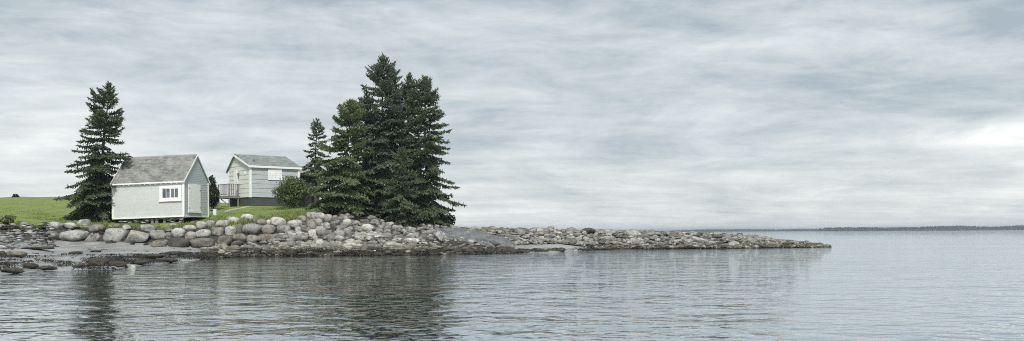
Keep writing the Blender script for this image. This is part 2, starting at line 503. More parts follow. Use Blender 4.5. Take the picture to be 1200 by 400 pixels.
def build_terrain(name, px0, px1, step):
    pxs = np.arange(px0, px1 + .1, step)
    NSEG = [5, 4, 14, 8, 12, 10, 6, 2]
    V, Z, nrow = [], [], None
    for px in pxs:
        ys, zs = col_keys(px)
        row = []
        for k in range(len(ys) - 1):
            for i in range(NSEG[k]):
                t = i / NSEG[k]
                row.append((ys[k] * (1-t) + ys[k+1] * t, zs[k] * (1-t) + zs[k+1] * t, k + t))
        row.append((ys[-1], zs[-1], len(ys) - 1.0))
        nrow = len(row)
        for (Y, zz, kk) in row:
            X = (px - 600) / F * Y
            amp = 0.10 if kk > 3.9 else (0.05 if kk > 2 else 0.03)
            if px > 930: amp = .01
            elif px > 620: amp = .17 if 3 < kk < 6 else .08
            n = noise.noise(Vector((X * .35, Y * .35, 3.1))) * amp * 2 + noise.noise(Vector((X * 1.3, Y * 1.3, 8.7))) * amp * .6
            V.append((X, Y, zz + n))
            # zones
            gr = sa = du = 0.0
            j = noise.noise(Vector((X * .5, Y * .5, 1.0))) * .25
            if px < 372: gr = 1.0 if kk > 3.9 + j * .6 else 0.0
            elif px < 420: gr = (1.0 if kk > 4.3 else 0.0) * .4; du = 1.0 if kk > 4 else 0.0
            elif px < 545: du = 1.0 if kk > 4.0 + j else 0.0
            elif px < 600: gr = 0.8 if 4.2 < kk < 5.2 and j > .03 else 0.0
            if px < 262: sa = 1.0 if kk < 3.15 else 0.0
            elif px < 300: sa = max(0, (300 - px) / 38) * .6 if kk < 3 else 0
            if 596 < px < 694: sa = 1.0 if kk < 3.05 + j * .3 else 0.0
            Z.append((gr, sa, du, 1.0))
    n = len(pxs)
    idx = np.arange(n * nrow).reshape(n, nrow)
    f = np.stack([idx[:-1, :-1], idx[1:, :-1], idx[1:, 1:], idx[:-1, 1:]], -1).reshape(-1)
    me = mesh_np(V, f, 4, M['ground'], True, name)
    ca = me.color_attributes.new('zone', 'FLOAT_COLOR', 'POINT')
    ca.data.foreach_set('color', np.array(Z, np.float32).ravel())
    o = link(name, me)
    return tag(o, kind='structure')


shore = build_terrain('shore', -700, 604, 8)
spit = build_terrain('rock_spit', 604, 1010, 7)

# seabed and sea
sea_v, sea_f = [], []
xs = [-14000, 14000]
me = mesh_from([(-14000, -200, 0), (14000, -200, 0), (14000, 16000, 0), (-14000, 16000, 0)], [(0, 1, 2, 3)], M['sea_water'])
sea = tag(link('sea', me), kind='structure')

# ------------------------------------------------------------------ rocks
def ico(sub):
    bm = bmesh.new(); bmesh.ops.create_icosphere(bm, subdivisions=sub, radius=1.0)
    v = np.array([x.co[:] for x in bm.verts]); f = np.array([[q.index for q in p.verts] for p in bm.faces])
    bm.free()
    return v, f


ICO1, ICO2, ICO3 = ico(1), ico(2), ico(3)


def rounded_rock(seed, sub=ICO3, amt=0.16, box=0.75):
    v, f = sub
    p = np.sign(v) * np.abs(v) ** box
    p /= np.abs(p).max(0)
    out = []
    for q in p:
        q = Vector(q)
        k = 1 + amt * noise.noise(q * 0.9 + Vector((seed * 7.3, seed, 2))) + amt * .5 * noise.noise(q * 2.1 + Vector((seed, 3, seed * 2.7)))
        out.append(q * k)
    out = np.array(out)
    out /= np.abs(out).max(0)
    return out, f


def angular_rock(seed, sub=ICO2, cuts=9):
    r = np.random.default_rng(seed)
    v, f = sub
    p = v.copy() * 1.25
    for _ in range(cuts):
        nrm = r.normal(size=3); nrm /= np.linalg.norm(nrm)
        d = r.uniform(.52, .85)
        s = p @ nrm - d
        p = p - np.outer(np.maximum(s, 0), nrm)
    p /= np.abs(p).max(0)
    return p, f


def rock_mesh(pf, mat, smooth, name):
    return mesh_np(pf[0], pf[1].ravel(), 3, mat, smooth, name)


ROUND = [rounded_rock(i, ICO3, random.uniform(.18, .34), random.uniform(.66, .88)) for i in range(12)]
ROUND_ME = [rock_mesh(r_, M['boulder'], True, 'rounded_boulder') for r_ in ROUND]
ANG = [angular_rock(i + 40, ICO2, 10) for i in range(10)]
ANG_ME = [rock_mesh(r_, M['boulder'], False, 'angular_rock') for r_ in ANG]
ANG3 = [angular_rock(i + 90, ICO3, 11) for i in range(5)]
ANG3_ME = [rock_mesh(r_, M['boulder'], False, 'angular_boulder') for r_ in ANG3]


def rock_obj(name, me, parent, loc, size, tone, rot=None):
    o = link(name, me, parent)
    o.location = loc
    o.scale = size
    o.rotation_euler = rot or (random.uniform(-.12, .12), random.uniform(-.15, .15), random.uniform(-.4, .4) + random.choice((0, math.pi)))
    if isinstance(tone, (int, float)): tone = (tone, tone, tone)
    o.color = (*tone, 1)
    return o


def scatter_mesh(name, items, mat, parent, base=ANG):
    """items: (loc, size3, rotz, tilt, tone3) -> one joined mesh"""
    Vs, Fs, Ts, off = [], [], [], 0
    for k, (loc, s, rz, tl, tone) in enumerate(items):
        v, f = base[k % len(base)]
        p = v * np.array(s)
        ct, st = math.cos(tl), math.sin(tl)
        p = np.stack([p[:, 0] * ct + p[:, 2] * st, p[:, 1], -p[:, 0] * st + p[:, 2] * ct], 1)
        cz, sz = math.cos(rz), math.sin(rz)
        p = np.stack([p[:, 0] * cz - p[:, 1] * sz, p[:, 0] * sz + p[:, 1] * cz, p[:, 2]], 1) + np.array(loc)
        Vs.append(p); Fs.append(f + off); off += len(p)
        Ts.append(np.tile(np.array([*tone, 1.0]), (len(p), 1)))
    me = mesh_np(np.concatenate(Vs), np.concatenate(Fs).ravel(), 3, mat, False, name)
    ca = me.color_attributes.new('tone', 'FLOAT_COLOR', 'POINT')
    ca.data.foreach_set('color', np.concatenate(Ts).astype(np.float32).ravel())
    return tag(link(name, me, parent), kind='stuff')


ANG_SMALL = [angular_rock(i + 200, ICO1, 6) for i in range(8)] + [rounded_rock(i + 30, ICO2, .15, .85) for i in range(3)]


def slope_point(px, py):
    """where the sight line through a pixel meets the shore (the place a stone seen there lies)"""
    ddx, ddy = px - 600.0, py - HOR
    ux, uy = (ddx - ddy * ROLL) / F, (ddy + ddx * ROLL) / F
    ys, zs = col_keys(600 + ux * F)
    Y = ys[2] - 2
    while Y < ys[6]:
        if CAM_H - uy * Y <= np.interp(Y, ys, zs): break
        Y += 0.1
    return Vector((ux * Y, Y, CAM_H - uy * Y))


# the big boulders of the sea wall: photo position, width and height in photo pixels, tone, kind
WALL = [
    (65.6, 265, 15.6, 9.4, 1.15, 'r'), (60, 276.2, 16.9, 10.6, .95, 'r'), (81.9, 266.2, 17.5, 10, 1.0, 'a'), (98, 263.8, 15.6, 12.5, 1.05, 'r'),
    (86.2, 276.7, 32.5, 13.4, 1.1, 'r'), (109.4, 279.4, 21, 12.4, 1.1, 'a'), (114, 268.4, 18.8, 10.8, .95, 'r'), (134.5, 276.8, 27, 18, .9, 'r'),
    (128, 265.6, 10, 6, 1.0, 'a'), (161, 279.2, 31, 18, 1.0, 'a'), (148.7, 267.6, 13.5, 8.5, 1.0, 'a'), (136.6, 265.4, 8, 5, .8, 'r'),
    (173, 268.4, 16, 10, .8, 'r'), (185.6, 276.6, 20, 13.5, .85, 'r'), (187.5, 286, 19.5, 9.6, .5, 'r'), (198, 277.5, 7.5, 10, .7, 'r'),
    (209.7, 273.7, 16, 12.6, 1.1, 'r'), (202.5, 265.6, 11, 7, 1.0, 'a'), (199, 270, 12, 6.5, .8, 'a'), (209.6, 285.6, 26, 12.8, .33, 'r'),
    (222.5, 268.5, 15, 9, .95, 'r'), (224.4, 277.3, 14.4, 11, 1.05, 'r'), (236.3, 264.6, 13, 10.2, 1.05, 'r'), (238.7, 274.4, 18, 10.8, 1.0, 'r'),
    (237, 285.6, 27, 12.8, .5, 'r'), (228, 261.8, 9, 5.5, .5, 'r'), (247, 263.2, 12, 9.4, .7, 'r'), (261, 262.5, 16, 9, 1.1, 'r'), (274, 260, 14, 11, 1.1, 'r'),
    (267.7, 257.2, 9, 7.5, 1.0, 'a'), (289.5, 257.4, 16, 13, 1.12, 'r'), (299.4, 258.5, 7.4, 7.4, .7, 'r'), (255, 272.5, 15, 12, .95, 'r'),
    (243.6, 274, 8, 9, .8, 'r'), (270.4, 272, 12.6, 12.6, 1.05, 'r'), (280.8, 268.5, 8.5, 12, .6, 'r'), (295.8, 269, 21.5, 12.8, 1.08, 'r'),
    (306.7, 260.5, 11.6, 8.4, .62, 'r'), (314.8, 260.7, 5.6, 6, 1.1, 'r'), (326.4, 260.4, 17, 11, 1.1, 'r'), (315.4, 269.7, 17.6, 12.6, .95, 'r'),
    (332.2, 268.7, 15.6, 11.2, .8, 'r'), (345, 263, 18.4, 10.4, 1.0, 'r'), (263.2, 282.4, 18, 12, .48, 'r'), (281, 280, 16.4, 11.6, .5, 'r'),
    (278, 286, 15, 7.4, .4, 'r'), (295.5, 280.6, 14, 10, .9, 'r'), (312.7, 279, 20.4, 9.6, .62, 'r'), (329.5, 276.6, 10, 6.6, 1.1, 'r'),
    (341, 276.6, 12.4, 8.6, 1.05, 'r'), (349.5, 271, 8.6, 10.6, .85, 'r'), (308, 284.3, 8.8, 8, 1.2, 'a'), (327, 283.3, 17, 6.4, .7, 'a'),
    (354, 258, 10, 11, .95, 'r'), (364.6, 263.6, 13.4, 12.4, 1.08, 'r'), (366, 253.8, 13.4, 9.6, 1.05, 'r'), (375.4, 254.6, 13.4, 10.4, 1.12, 'r'),
    (386.6, 249.9, 11.8, 7.6, 1.15, 'r'), (384.2, 256.3, 10.4, 10.4, 1.05, 'r'), (372.8, 260.5, 10.4, 8, .9, 'r'), (381.9, 265.2, 11, 8.6, 1.1, 'r'),
    (376, 271, 12.6, 12.6, 1.0, 'r'), (367, 274, 12.4, 10.4, 1.0, 'r'), (392.4, 256.6, 7, 8, .9, 'r'), (390, 265, 8.6, 8.6, .45, 'r'),
    (385, 273.3, 8.6, 8, .7, 'r'), (406.4, 261, 11, 8.6, 1.1, 'r'), (416, 264, 8.4, 8.4, 1.0, 'r'), (402, 266.8, 11.6, 7.6, .5, 'r'),
    (419, 269, 11, 7.8, 1.0, 'r'), (410, 269, 7, 5.4, 1.1, 'r'), (407.7, 273, 10, 5.4, 1.0, 'a'), (430.8, 268, 15, 10.2, 1.12, 'r'),
    (424.8, 275.4, 8.4, 7, 1.15, 'r'), (413, 278.2, 8.4, 6, 1.15, 'r'), (438.6, 276.6, 18.4, 10.2, 1.3, 'a'), (454, 273, 8.4, 8.4, .95, 'r'),
    (439.4, 261, 10, 8.4, .75, 'r'), (447.6, 266.8, 10, 8.4, .7, 'a'), (456.5, 264.4, 10, 8.4, .9, 'r'), (432, 279.8, 14.4, 7, 1.0, 'a'),
    (439, 296, 6, 5.4, 1.4, 'r'), (473, 272.8, 7, 8, .9, 'r'), (478.7, 270, 8, 8, 1.0, 'r'), (463, 268, 6.6, 8.4, .95, 'r'),
    (484.4, 274.7, 7, 9.4, 1.1, 'r'), (469, 280.7, 9.6, 5.2, 1.2, 'a'), (482.5, 284, 19.4, 9.6, 1.25, 'a'),
    (396, 260.5, 7, 6, .8, 'r'), (398, 272, 8, 7, .95, 'r'), (396, 279, 9, 6, 1.1, 'a'), (465, 275, 7, 6, .8, 'r'), (448, 279, 10, 6, 1.0, 'a'),
    (460, 282, 9, 6, 1.1, 'a'), (356, 268, 8, 8, .5, 'r'), (357, 276.5, 10, 7.5, .9, 'r'), (426, 260.5, 9, 7, .6, 'r'), (400, 254, 7, 6, .6, 'r'),
]
wall = link('boulder_wall', None, None, slope_point(230, 286))
tag(wall, 'long dry-laid sea wall of large rounded granite boulders below the two sheds', 'sea wall')
wl = Vector(wall.location)
occupied = []
for i, (px, py, wpx, hpx, tone, kd) in enumerate(WALL):
    p = slope_point(px, py)
    k = p.y / F
    sx, sz = wpx * k / 2 * 1.06, hpx * k / 2 * 1.08
    sy = min(max(sx, sz) * .9, (sx + sz) * .55)
    p.y -= sy * .6
    p.x = tx_of(px, py) * p.y; p.z = at(px, py, p.y).z
    me = ROUND_ME[i % 12] if kd == 'r' else ANG3_ME[i % 5]
    warm = random.uniform(-.03, .03)
    if tone < .7: warm += .05
    t = (tone * (1 + warm), tone, tone * (1 - warm * 1.4))
    big = wpx > 12
    rock_obj('boulder', me, wall, p - wl, (sx, sy, sz), t,
             (random.uniform(-.05, .05), random.uniform(-.10, .10) if kd == 'r' else random.uniform(-.06, .06), random.choice((0, math.pi)) + random.uniform(-.2, .2)))
    occupied.append((px, py, wpx, hpx))


def taken(px, py, margin=.85):
    for (a, b_, c_, d_) in occupied:
        if ((px - a) / (c_ / 2)) ** 2 + ((py - b_) / (d_ / 2)) ** 2 < margin: return True
    return False


# chinking stones between and under the boulders
def wall_base(px): return np.interp(px, [50, 130, 180, 250, 300, 350, 400, 500], [282, 287, 291, 292, 287, 281, 283, 285])
def wall_top(px): return np.interp(px, [50, 100, 130, 200, 260, 290, 350, 390, 420, 460, 490], [262, 262, 264, 266, 261, 257, 257, 250, 260, 264, 268])
items = []
for _ in range(950):
    px = random.uniform(46, 490); py = random.uniform(wall_top(px), wall_base(px) + (0 if px > 350 else -1))
    if taken(px, py, .7): continue
    p = slope_point(px, py)
    s = random.uniform(.10, .30) * (1.0 if px < 350 else 1.15)
    tone = random.uniform(.08, .32) if px < 350 else random.uniform(.2, .8)  # stones below the houses near-black: shade of the wall gaps painted in
    p.y += .12
    items.append((p, (s, s * .9, s * random.uniform(.55, .85)), random.uniform(0, 6.3), random.uniform(-.3, .3), (tone, tone, tone * .97)))
o = scatter_mesh('chinking_stone', [(Vector(a) - wl, *r_) for a, *r_ in items], M['rubble'], wall, ANG)

# stones of the foreshore in front of the wall and by the trees: pieces of the shore
def foreshore(px0, px1, k0, k1):
    px = random.uniform(px0, px1)
    ys, zs = col_keys(px)
    kk = random.uniform(k0, k1); i = int(kk); t = kk - i
    Y = ys[i] * (1-t) + ys[min(i+1, len(ys)-1)] * t
    X = (px - 600) / F * Y
    return px, kk, Vector((X, Y, ground_z(X, Y)))


def shore_tone(z, px):
    if z < .30 and random.random() < .80: t = random.uniform(.08, .28); return (t * 1.06, t, t * .86)
    if z < .48: t = random.uniform(.2, .8); return (t * 1.04, t, t * .88)
    t = random.choice((random.uniform(.35, .7), random.uniform(.6, 1.2))); return (t, t, t * .97)


n_obj = 0
small = []
for _ in range(210):
    px, kk, p = foreshore(250, 512, 2.15, 3.5)
    s = random.uniform(.20, .42)
    if kk > 3.15 and px < 395: continue
    rock_obj('stone', random.choice(ANG_ME), shore, p + Vector((0, 0, s * .2)), (s * random.uniform(.9, 1.5), s, s * random.uniform(.45, .8)), shore_tone(p.z, px))
for _ in range(80):
    px, kk, p = foreshore(318, 440, 2.75, 3.35)
    s = random.uniform(.22, .46)
    t = random.uniform(.5, 1.15)
    rock_obj('stone', random.choice(ANG_ME + ROUND_ME), shore, p + Vector((0, -.1, s * .25)), (s * random.uniform(.9, 1.4), s, s * random.uniform(.5, .85)), (t, t, t * .97))
for _ in range(3600):
    px, kk, p = foreshore(236, 620, 2.0, 3.4)
    if px > 500 and kk > 2.9 and random.random() < .7: continue
    if kk > 3.1 and px < 390: continue
    if px > 600 and kk > 2.4: continue
    s = random.uniform(.06, .20)
    small.append((p + Vector((0, 0, s * .3)), (s * random.uniform(1, 1.7), s, s * random.uniform(.4, .75)), random.uniform(0, 6.3), random.uniform(-.3, .3), shore_tone(p.z, px)))
for _ in range(420):    # dark stones among the trees' feet
    px, kk, p = foreshore(395, 600, 3.3, 4.1)
    s = random.uniform(.10, .34); t = random.uniform(.5, 1.0)
    small.append((p + Vector((0, 0, s * .3)), (s * 1.2, s, s * .7), random.uniform(0, 6.3), random.uniform(-.3, .3), (t, t, t)))
for _ in range(900):   # shingle bank at the left end of the wall
    px, kk, p = foreshore(-200, 62, 2.9, 3.98)
    s = random.uniform(.05, .22) * (1.25 if random.random() < .12 else 1); t = random.uniform(.4, 1.15)
    small.append((p + Vector((0, 0, s * .25)), (s * random.uniform(1, 1.8), s, s * .5), random.uniform(0, 6.3), random.uniform(-.25, .25), (t * .96, t, t * 1.02)))
for _ in range(220):    # scattered over the sand
    px, kk, p = foreshore(-250, 262, 2.05, 2.95)
    s = random.uniform(.03, .12); t = random.uniform(.2, .9)
    small.append((p + Vector((0, 0, s * .2)), (s * random.uniform(1, 2.2), s, s * .5), random.uniform(0, 6.3), 0, (t, t, t * .95)))
scatter_mesh('shingle', small, M['rubble'], shore, ANG_SMALL)

# the spit of piled rocks
def spit_tone(p, kk):
    if p.z < .30 and random.random() < .75: t = random.uniform(.2, .5); return (t * 1.05, t, t * .82)
    t = random.choice((random.uniform(.3, .6), random.uniform(.55, 1.1), random.uniform(.7, 1.15)))
    y = random.uniform(-.03, .03)
    return (t * (1 + y * .5), t, t * (1 - y * 1.5))


for _ in range(300):
    px, kk, p = foreshore(575, 955, 3.05, 5.3)
    s = random.choice((random.uniform(.22, .40), random.uniform(.3, .58))) * (1 if px < 900 else .75)
    rock_obj('stone', random.choice(ANG_ME), spit, p + Vector((0, 0, s * .25)), (s * random.uniform(1.0, 1.6), s * random.uniform(.8, 1.1), s * random.uniform(.45, .75)), spit_tone(p, kk))
small = []
for _ in range(5600):
    px, kk, p = foreshore(585, 972, 2.15 if random.random() < .5 else 3.0, 5.6)
    if px < 694 and kk < 3.0: continue
    s = random.uniform(.09, .27) * (1 if px < 900 else .8)
    small.append((p + Vector((0, 0, s * random.uniform(.2, .8))), (s * random.uniform(1, 1.7), s, s * random.uniform(.4, .8)), random.uniform(0, 6.3), random.uniform(-.35, .35), spit_tone(p, kk)))
scatter_mesh('rubble', small, M['rubble'], spit, ANG_SMALL)

# distinct rocks that can be pointed to
def single_rock(px, py, wpx, hpx, me, tone, name, label, cat='rock', depth=.8, rot=None, mat=None, Y=None):
    p = slope_point(px, py + hpx / 2 * .8) if Y is None else at(px, py, Y)
    k = p.y / F
    sx, sz = wpx * k / 2 * 1.05, hpx * k / 2 * 1.05
    loc = at(px, py, p.y + sx * depth * .3)
    o = rock_obj(name, me, None, loc, (sx, max(sx * depth, sz), sz), tone, rot or (0, random.uniform(-.06, .06), random.choice((0, math.pi))))
    return tag(o, label, cat)


def single_mesh_rock(seed, mat, smooth=True):
    v, f = rounded_rock(seed, ICO3, .38, .85)
    return rock_mesh((v, f), mat, smooth, 'rock')


single_rock(514.4, 277.3, 12, 13, rock_mesh((lambda q: (q[0] * np.stack([1.15 - .55 * (q[0][:, 2] + 1) / 2, np.ones(len(q[0])), np.ones(len(q[0]))], 1), q[1]))(angular_rock(303, ICO3, 9)), M['boulder'], False, 'pointed_rock'),
            (.95, .97, 1.0), 'pointed_rock', 'pointed triangular pale rock in front of the smooth bedrock ledge', Y=76.5)
single_rock(488, 257.5, 20, 15, ANG3_ME[2], (.42, .44, .46), 'block_rock', 'dark squarish rock block under the spruces beside the bedrock ledge', depth=.8, Y=82.5)
single_rock(645, 268.6, 9, 7, ROUND_ME[3], (.8, .8, .72), 'rock', 'highest rock on the near end of the spit against the sky')
single_rock(830, 273.4, 17, 5, ANG3_ME[1], (.62, .62, .56), 'flat_rock', 'flat slab-like rock on the crest of the spit in mid-length')
single_rock(634, 279, 7, 5, ROUND_ME[5], (1.35, 1.33, 1.25), 'rock', 'round whitish rock on the spit above the small sand patch')

# rockweed covered rocks left on the sand
WEEDY = [
    (62, 329, 23, 5.5, 'low weed-covered rock standing alone in the shallow water'),
    (36, 311.5, 18, 8, 'tallest dark weedy rock at the edge of the water on the left'),
    (54, 314, 24, 5.6, 'low dark rock lying against the tall weedy rock at the waterline'),
    (14, 317.5, 28, 6, 'broad dark weedy rock half in the water at the picture\'s left edge'),
    (20, 298, 25, 8, 'grey-brown boulder on the sand with dark weed on its side'),
    (3, 298, 10, 8, 'small dark rock cut by the left edge of the picture on the sand'),
    (115, 308, 24, 12, 'highest weed-covered rock at the waterline below the left spruce'),
    (136, 310, 24, 7, 'low weedy rock just right of the highest one at the waterline'),
    (94, 312, 18, 5, 'low weedy rock just left of the highest one at the waterline'),
    (88, 296.5, 16, 4.6, 'thin dark weed-covered rock lying alone on the open sand'),
    (112, 294.5, 14, 2.6, 'smallest flat dark rock on the sand below the boulder wall'),
    (40, 291, 42, 4, 'long flat weed-dark rock shelf on the sand at left'),
    (178, 301, 28, 8, 'dark weedy rock on the sand below the house window'),
    (196, 305, 26, 6, 'flat weedy rock at the waterline below the house door'),
    (163, 308, 22, 5, 'flat weedy rock next to the pale stone at the waterline'),
    (205, 297, 24, 5, 'low weedy rock close in front of the dark foot of the wall'),
]
for i, (px, py, wp, hp, lab) in enumerate(WEEDY):
    grey = 'grey-brown' in lab
    o = single_rock(px, py, wp, hp, single_mesh_rock(60 + i, M['boulder'] if grey else M['rockweed']), (.6, .57, .5), 'weedy_rock', lab, depth=.75)
single_rock(153, 313, 13, 4.6, ROUND_ME[7], (1.0, 1.0, .97), 'pale_stone', 'pale bare stone at the waterline among dark weedy rocks')
single_rock(12, 289.5, 12, 5, ROUND_ME[8], (.75, .76, .74), 'stone', 'rounded grey stone resting on the upper sand at far left')


# smooth whaleback of bedrock by the trees
def ledge():
    nx, ny = 44, 18
    c0 = at(541, 283.5, 81.2)
    V = []
    for i in range(nx):
        u = i / (nx - 1) * 2 - 1
        for j in range(ny):
            v = j / (ny - 1) * 2 - 1
            r2 = min(1.0, (abs(u) ** 2.6 + abs(v) ** 2.4))
            prof = np.interp(u, [-1, -.8, -.2, .3, .7, 1], [1.0, 1.15, 1.12, 1.0, .72, .3])
            h = 1.62 * prof * (1 - r2) ** .55
            x = u * 5.3; y = v * 2.9 + u * .9
            q = Vector((x * .5, y * .9, 5.0))
            h += .22 * noise.noise(q) * (1 - r2 ** 2) - .20 * abs(noise.noise(Vector((x * .25, y * 1.6 + x * .2 + h * 2.4, 1.0))))
            h = h * .55 + .45 * (math.floor(h / .34 + .3 * noise.noise(Vector((x * .3, y * .5, 2)))) * .34 + .17)
            V.append((x, y, h - .25))
    idx = np.arange(nx * ny).reshape(nx, ny)
    f = np.stack([idx[:-1, :-1], idx[1:, :-1], idx[1:, 1:], idx[:-1, 1:]], -1).reshape(-1)
    me = mesh_np(V, f, 4, M['ledge_rock'], True, 'bedrock_ledge')
    o = link('bedrock_ledge', me, None, (c0.x, c0.y, ground_z(c0.x, 76.5) - .05))
    o.color = (1, 1, 1, 1)
    return tag(o, 'smooth blue-grey bedrock ledge sloping to the shore right of the spruces', 'rock ledge')


ledge()

# mats of brown rockweed along the tide line
def rockweed():
    V, Fq = [], []
    def strip(p, d, L, wd):
        d = Vector(d).normalized(); s = Vector((-d.y, d.x, 0)) * wd
        b_ = len(V); z0 = p.z
        for t, dz_ in ((0, .05), (.5, .09), (1, -.01)):
            c_ = p + d * (L * t); c_.z = z0 + dz_ + random.uniform(-.02, .03)
            V.append(c_ - s * (1 - t * .6)); V.append(c_ + s * (1 - t * .6))
        Fq.append((b_, b_+1, b_+3, b_+2)); Fq.append((b_+2, b_+3, b_+5, b_+4))
    spots = []
    for _ in range(300):
        px, kk, p = foreshore(225, 690, 1.98, 2.5)
        if noise.noise(Vector((p.x * .9, p.y * 1.6, 0))) < -.08: continue
        if px > 612 and kk > 2.25: continue
        spots.append((p, random.uniform(.25, .6)))
    for _ in range(110):
        px, kk, p = foreshore(100, 250, 2.0, 2.45); spots.append((p, random.uniform(.25, .5)))
    for _ in range(60):
        px, kk, p = foreshore(-250, 80, 2.02, 2.5); spots.append((p, random.uniform(.2, .45)))
    for _ in range(110):
        px, kk, p = foreshore(690, 950, 2.0, 2.7); spots.append((p, random.uniform(.15, .35)))
    for (p, r_) in spots:
        p = p + Vector((0, 0, random.uniform(0, .18) * (1 if r_ > .25 else .4)))
        for _ in range(26):
            a = random.uniform(0, 6.283); q = p + Vector((math.cos(a), math.sin(a), 0)) * r_ * random.random() * 1.6
            q.z = max(p.z - .06, ground_z(q.x, q.y))
            strip(q, (math.cos(a) * 1.5, math.sin(a), 0), random.uniform(.12, .34), random.uniform(.02, .045))
    me = mesh_np(V, np.array(Fq).ravel(), 4, M['rockweed'], False, 'rockweed')
    return tag(link('rockweed', me), 'dark brown rockweed draped over the stones along the tide line', 'seaweed', kind='stuff')


rockweed()
# lumps of weed-covered rock in the tidal band between wall and ledge: pieces of the shore
LUMPS = [single_mesh_rock(120 + i, M['rockweed']) for i in range(6)]
for _ in range(50):
    px, kk, p = foreshore(240, 660, 2.05, 2.5)
    s = random.uniform(.22, .55)
    if px > 606 and kk > 2.2: continue
    rock_obj('weedy_stone', random.choice(LUMPS), shore, p, (s * 1.4, s, s * random.uniform(.3, .55)), 1.0)

# ------------------------------------------------------------------ houses
def along(N, d, px, py):
    t = tx_of(px, py)
    return (t * N.y - N.x) / (d.x - t * d.y)


class House:
    def __init__(s, root, x0, x1, W, he, heb, hr, yr, shear=0.0):
        s.root, s.x0, s.x1, s.W, s.he, s.heb, s.hr, s.yr, s.k = root, x0, x1, W, he, heb, hr, yr, shear

    def put(s, name, mb, mat, parent=None):
        mb.v = [(x, y, z + s.k * x) for (x, y, z) in mb.v]
        return mb.build(name, M[mat], parent or s.root)

    def ylo(s, z): return 0.0 if z <= s.he else s.yr * (z - s.he) / (s.hr - s.he)
    def yhi(s, z): return s.W if z <= s.heb else s.W - (s.W - s.yr) * (z - s.heb) / (s.hr - s.heb)

    def core(s, mat):
        ring = [(s.x0 + .02, .02, 0), (s.x0 + .02, s.W - .02, 0), (s.x0 + .02, s.W - .02, s.heb - .03), (s.x0 + .02, s.yr, s.hr - .05), (s.x0 + .02, .02, s.he - .03)]
        return s.put('wall', MB().prism(ring, (s.x1 - s.x0 - .04, 0, 0)), mat)

    def front_siding(s, wall, n, mat, hole=None):
        e = s.he / n; lap = .040 if n < 12 else .011
        for i in range(n):
            z0, z1 = i * e, (i + 1) * e + .01
            spans = [(s.x0, s.x1)]
            if hole and z1 > hole[2] + .02 and z0 < hole[3] - .02: spans = [(s.x0, hole[0]), (hole[1], s.x1)]
            for a, b in spans:
                j = random.uniform(-.003, .003)
                s.put('siding_board', MB().hexa([(a, -lap + j, z0), (b, -lap + j, z0), (b, .015, z0), (a, .015, z0), (a, -.012, z1), (b, -.012, z1), (b, .015, z1), (a, .015, z1)]), mat, wall)

    def gable_siding(s, wall, n, mat, side, hole=None):
        xg = s.x1 if side > 0 else s.x0
        e = s.he / n
        i = 0
        while i * e < s.hr - .05:
            z0, z1 = i * e, min((i + 1) * e + .01, s.hr - .02)
            spans = [(s.ylo(z0), s.yhi(z0), s.ylo(z1), s.yhi(z1))]
            if hole and z1 > hole[2] + .02 and z0 < hole[3] - .02:
                a, b, c, d = spans[0]
                spans = [(a, hole[0], c, hole[0]), (hole[1], b, hole[1], d)]
            for (a, b, c, d) in spans:
                if d - c < .01: c = d = (c + d) / 2; d += .01
                o0, o1, i_ = xg + side * ((.040 if n < 12 else .020) + random.uniform(-.003, .003)), xg + side * .012, xg - side * .015
                s.put('siding_board', MB().hexa([(o0, a, z0), (o0, b, z0), (i_, b, z0), (i_, a, z0), (o1, c, z1), (o1, d, z1), (i_, d, z1), (i_, c, z1)]), mat, wall)
            i += 1

    def roof(s, mat, oe, orr, rows, wsh, thick=.07):
        """slab and laid shingles on both slopes"""
        xa, xb = s.x0 - orr, s.x1 + orr
        sf, sb = (s.hr - s.he) / s.yr, (s.hr - s.heb) / (s.W - s.yr)
        r_ = s.put('roof', MB().prism([(xa, -oe, s.he - oe * sf), (xa, s.yr, s.hr), (xa, s.W + oe, s.heb - oe * sb),
                                       (xa, s.W + oe, s.heb - oe * sb + thick), (xa, s.yr, s.hr + thick * 1.2), (xa, -oe, s.he - oe * sf + thick)], (xb - xa, 0, 0)), mat)
        for nm, (ey, ez, ry, rz) in (('front', (-oe - .03, s.he - oe * sf + thick - .03 * sf, s.yr, s.hr + thick * 1.2)), ('back', (s.W + oe + .03, s.heb - oe * sb + thick - .03 * sb, s.yr, s.hr + thick * 1.2))):
            mb = MB()
            dy_, dz_ = ry - ey, rz - ez
            Ls = math.hypot(dy_, dz_); ny, nz = -dz_ / Ls * (1 if dy_ > 0 else -1), abs(dy_) / Ls
            nrow = rows if nm == 'front' else max(4, int(rows * Ls / math.hypot(s.yr, s.hr - s.he)))
            for i in range(nrow):
                x = xa + (-.5 if i % 2 else 0) * wsh
                while x < xb:
                    ww = wsh * random.uniform(.8, 1.2)
                    a, b = max(x, xa) + .004, min(x + ww, xb) - .004
                    x += ww
                    if b - a < .03: continue
                    t0 = (i + random.uniform(-.06, .06)) / nrow; t1 = min(1.0, (i + 1.25) / nrow)
                    lo, hi = .030 + random.uniform(-.006, .012), .006
                    q = []
                    for off in ((0.0, 0.0), (lo, hi)):
                        for (xx, t, o_) in ((a, t0, off[0]), (b, t0, off[0]), (b, t1, off[1]), (a, t1, off[1])):
                            q.append((xx, ey + dy_ * t + ny * o_, ez + dz_ * t + nz * o_))
                    mb.hexa(q)
            o = s.put('shingle_course', mb, mat, r_); o['kind'] = 'stuff'
        cap = MB().prism([(xa, s.yr - .13, s.hr + thick * 1.2 - .10), (xa, s.yr, s.hr + thick * 1.2 + .05), (xa, s.yr + .13, s.hr + thick * 1.2 - .10)], (xb - xa, 0, 0))
        s.put('ridge_cap', cap, mat, r_)
        return r_

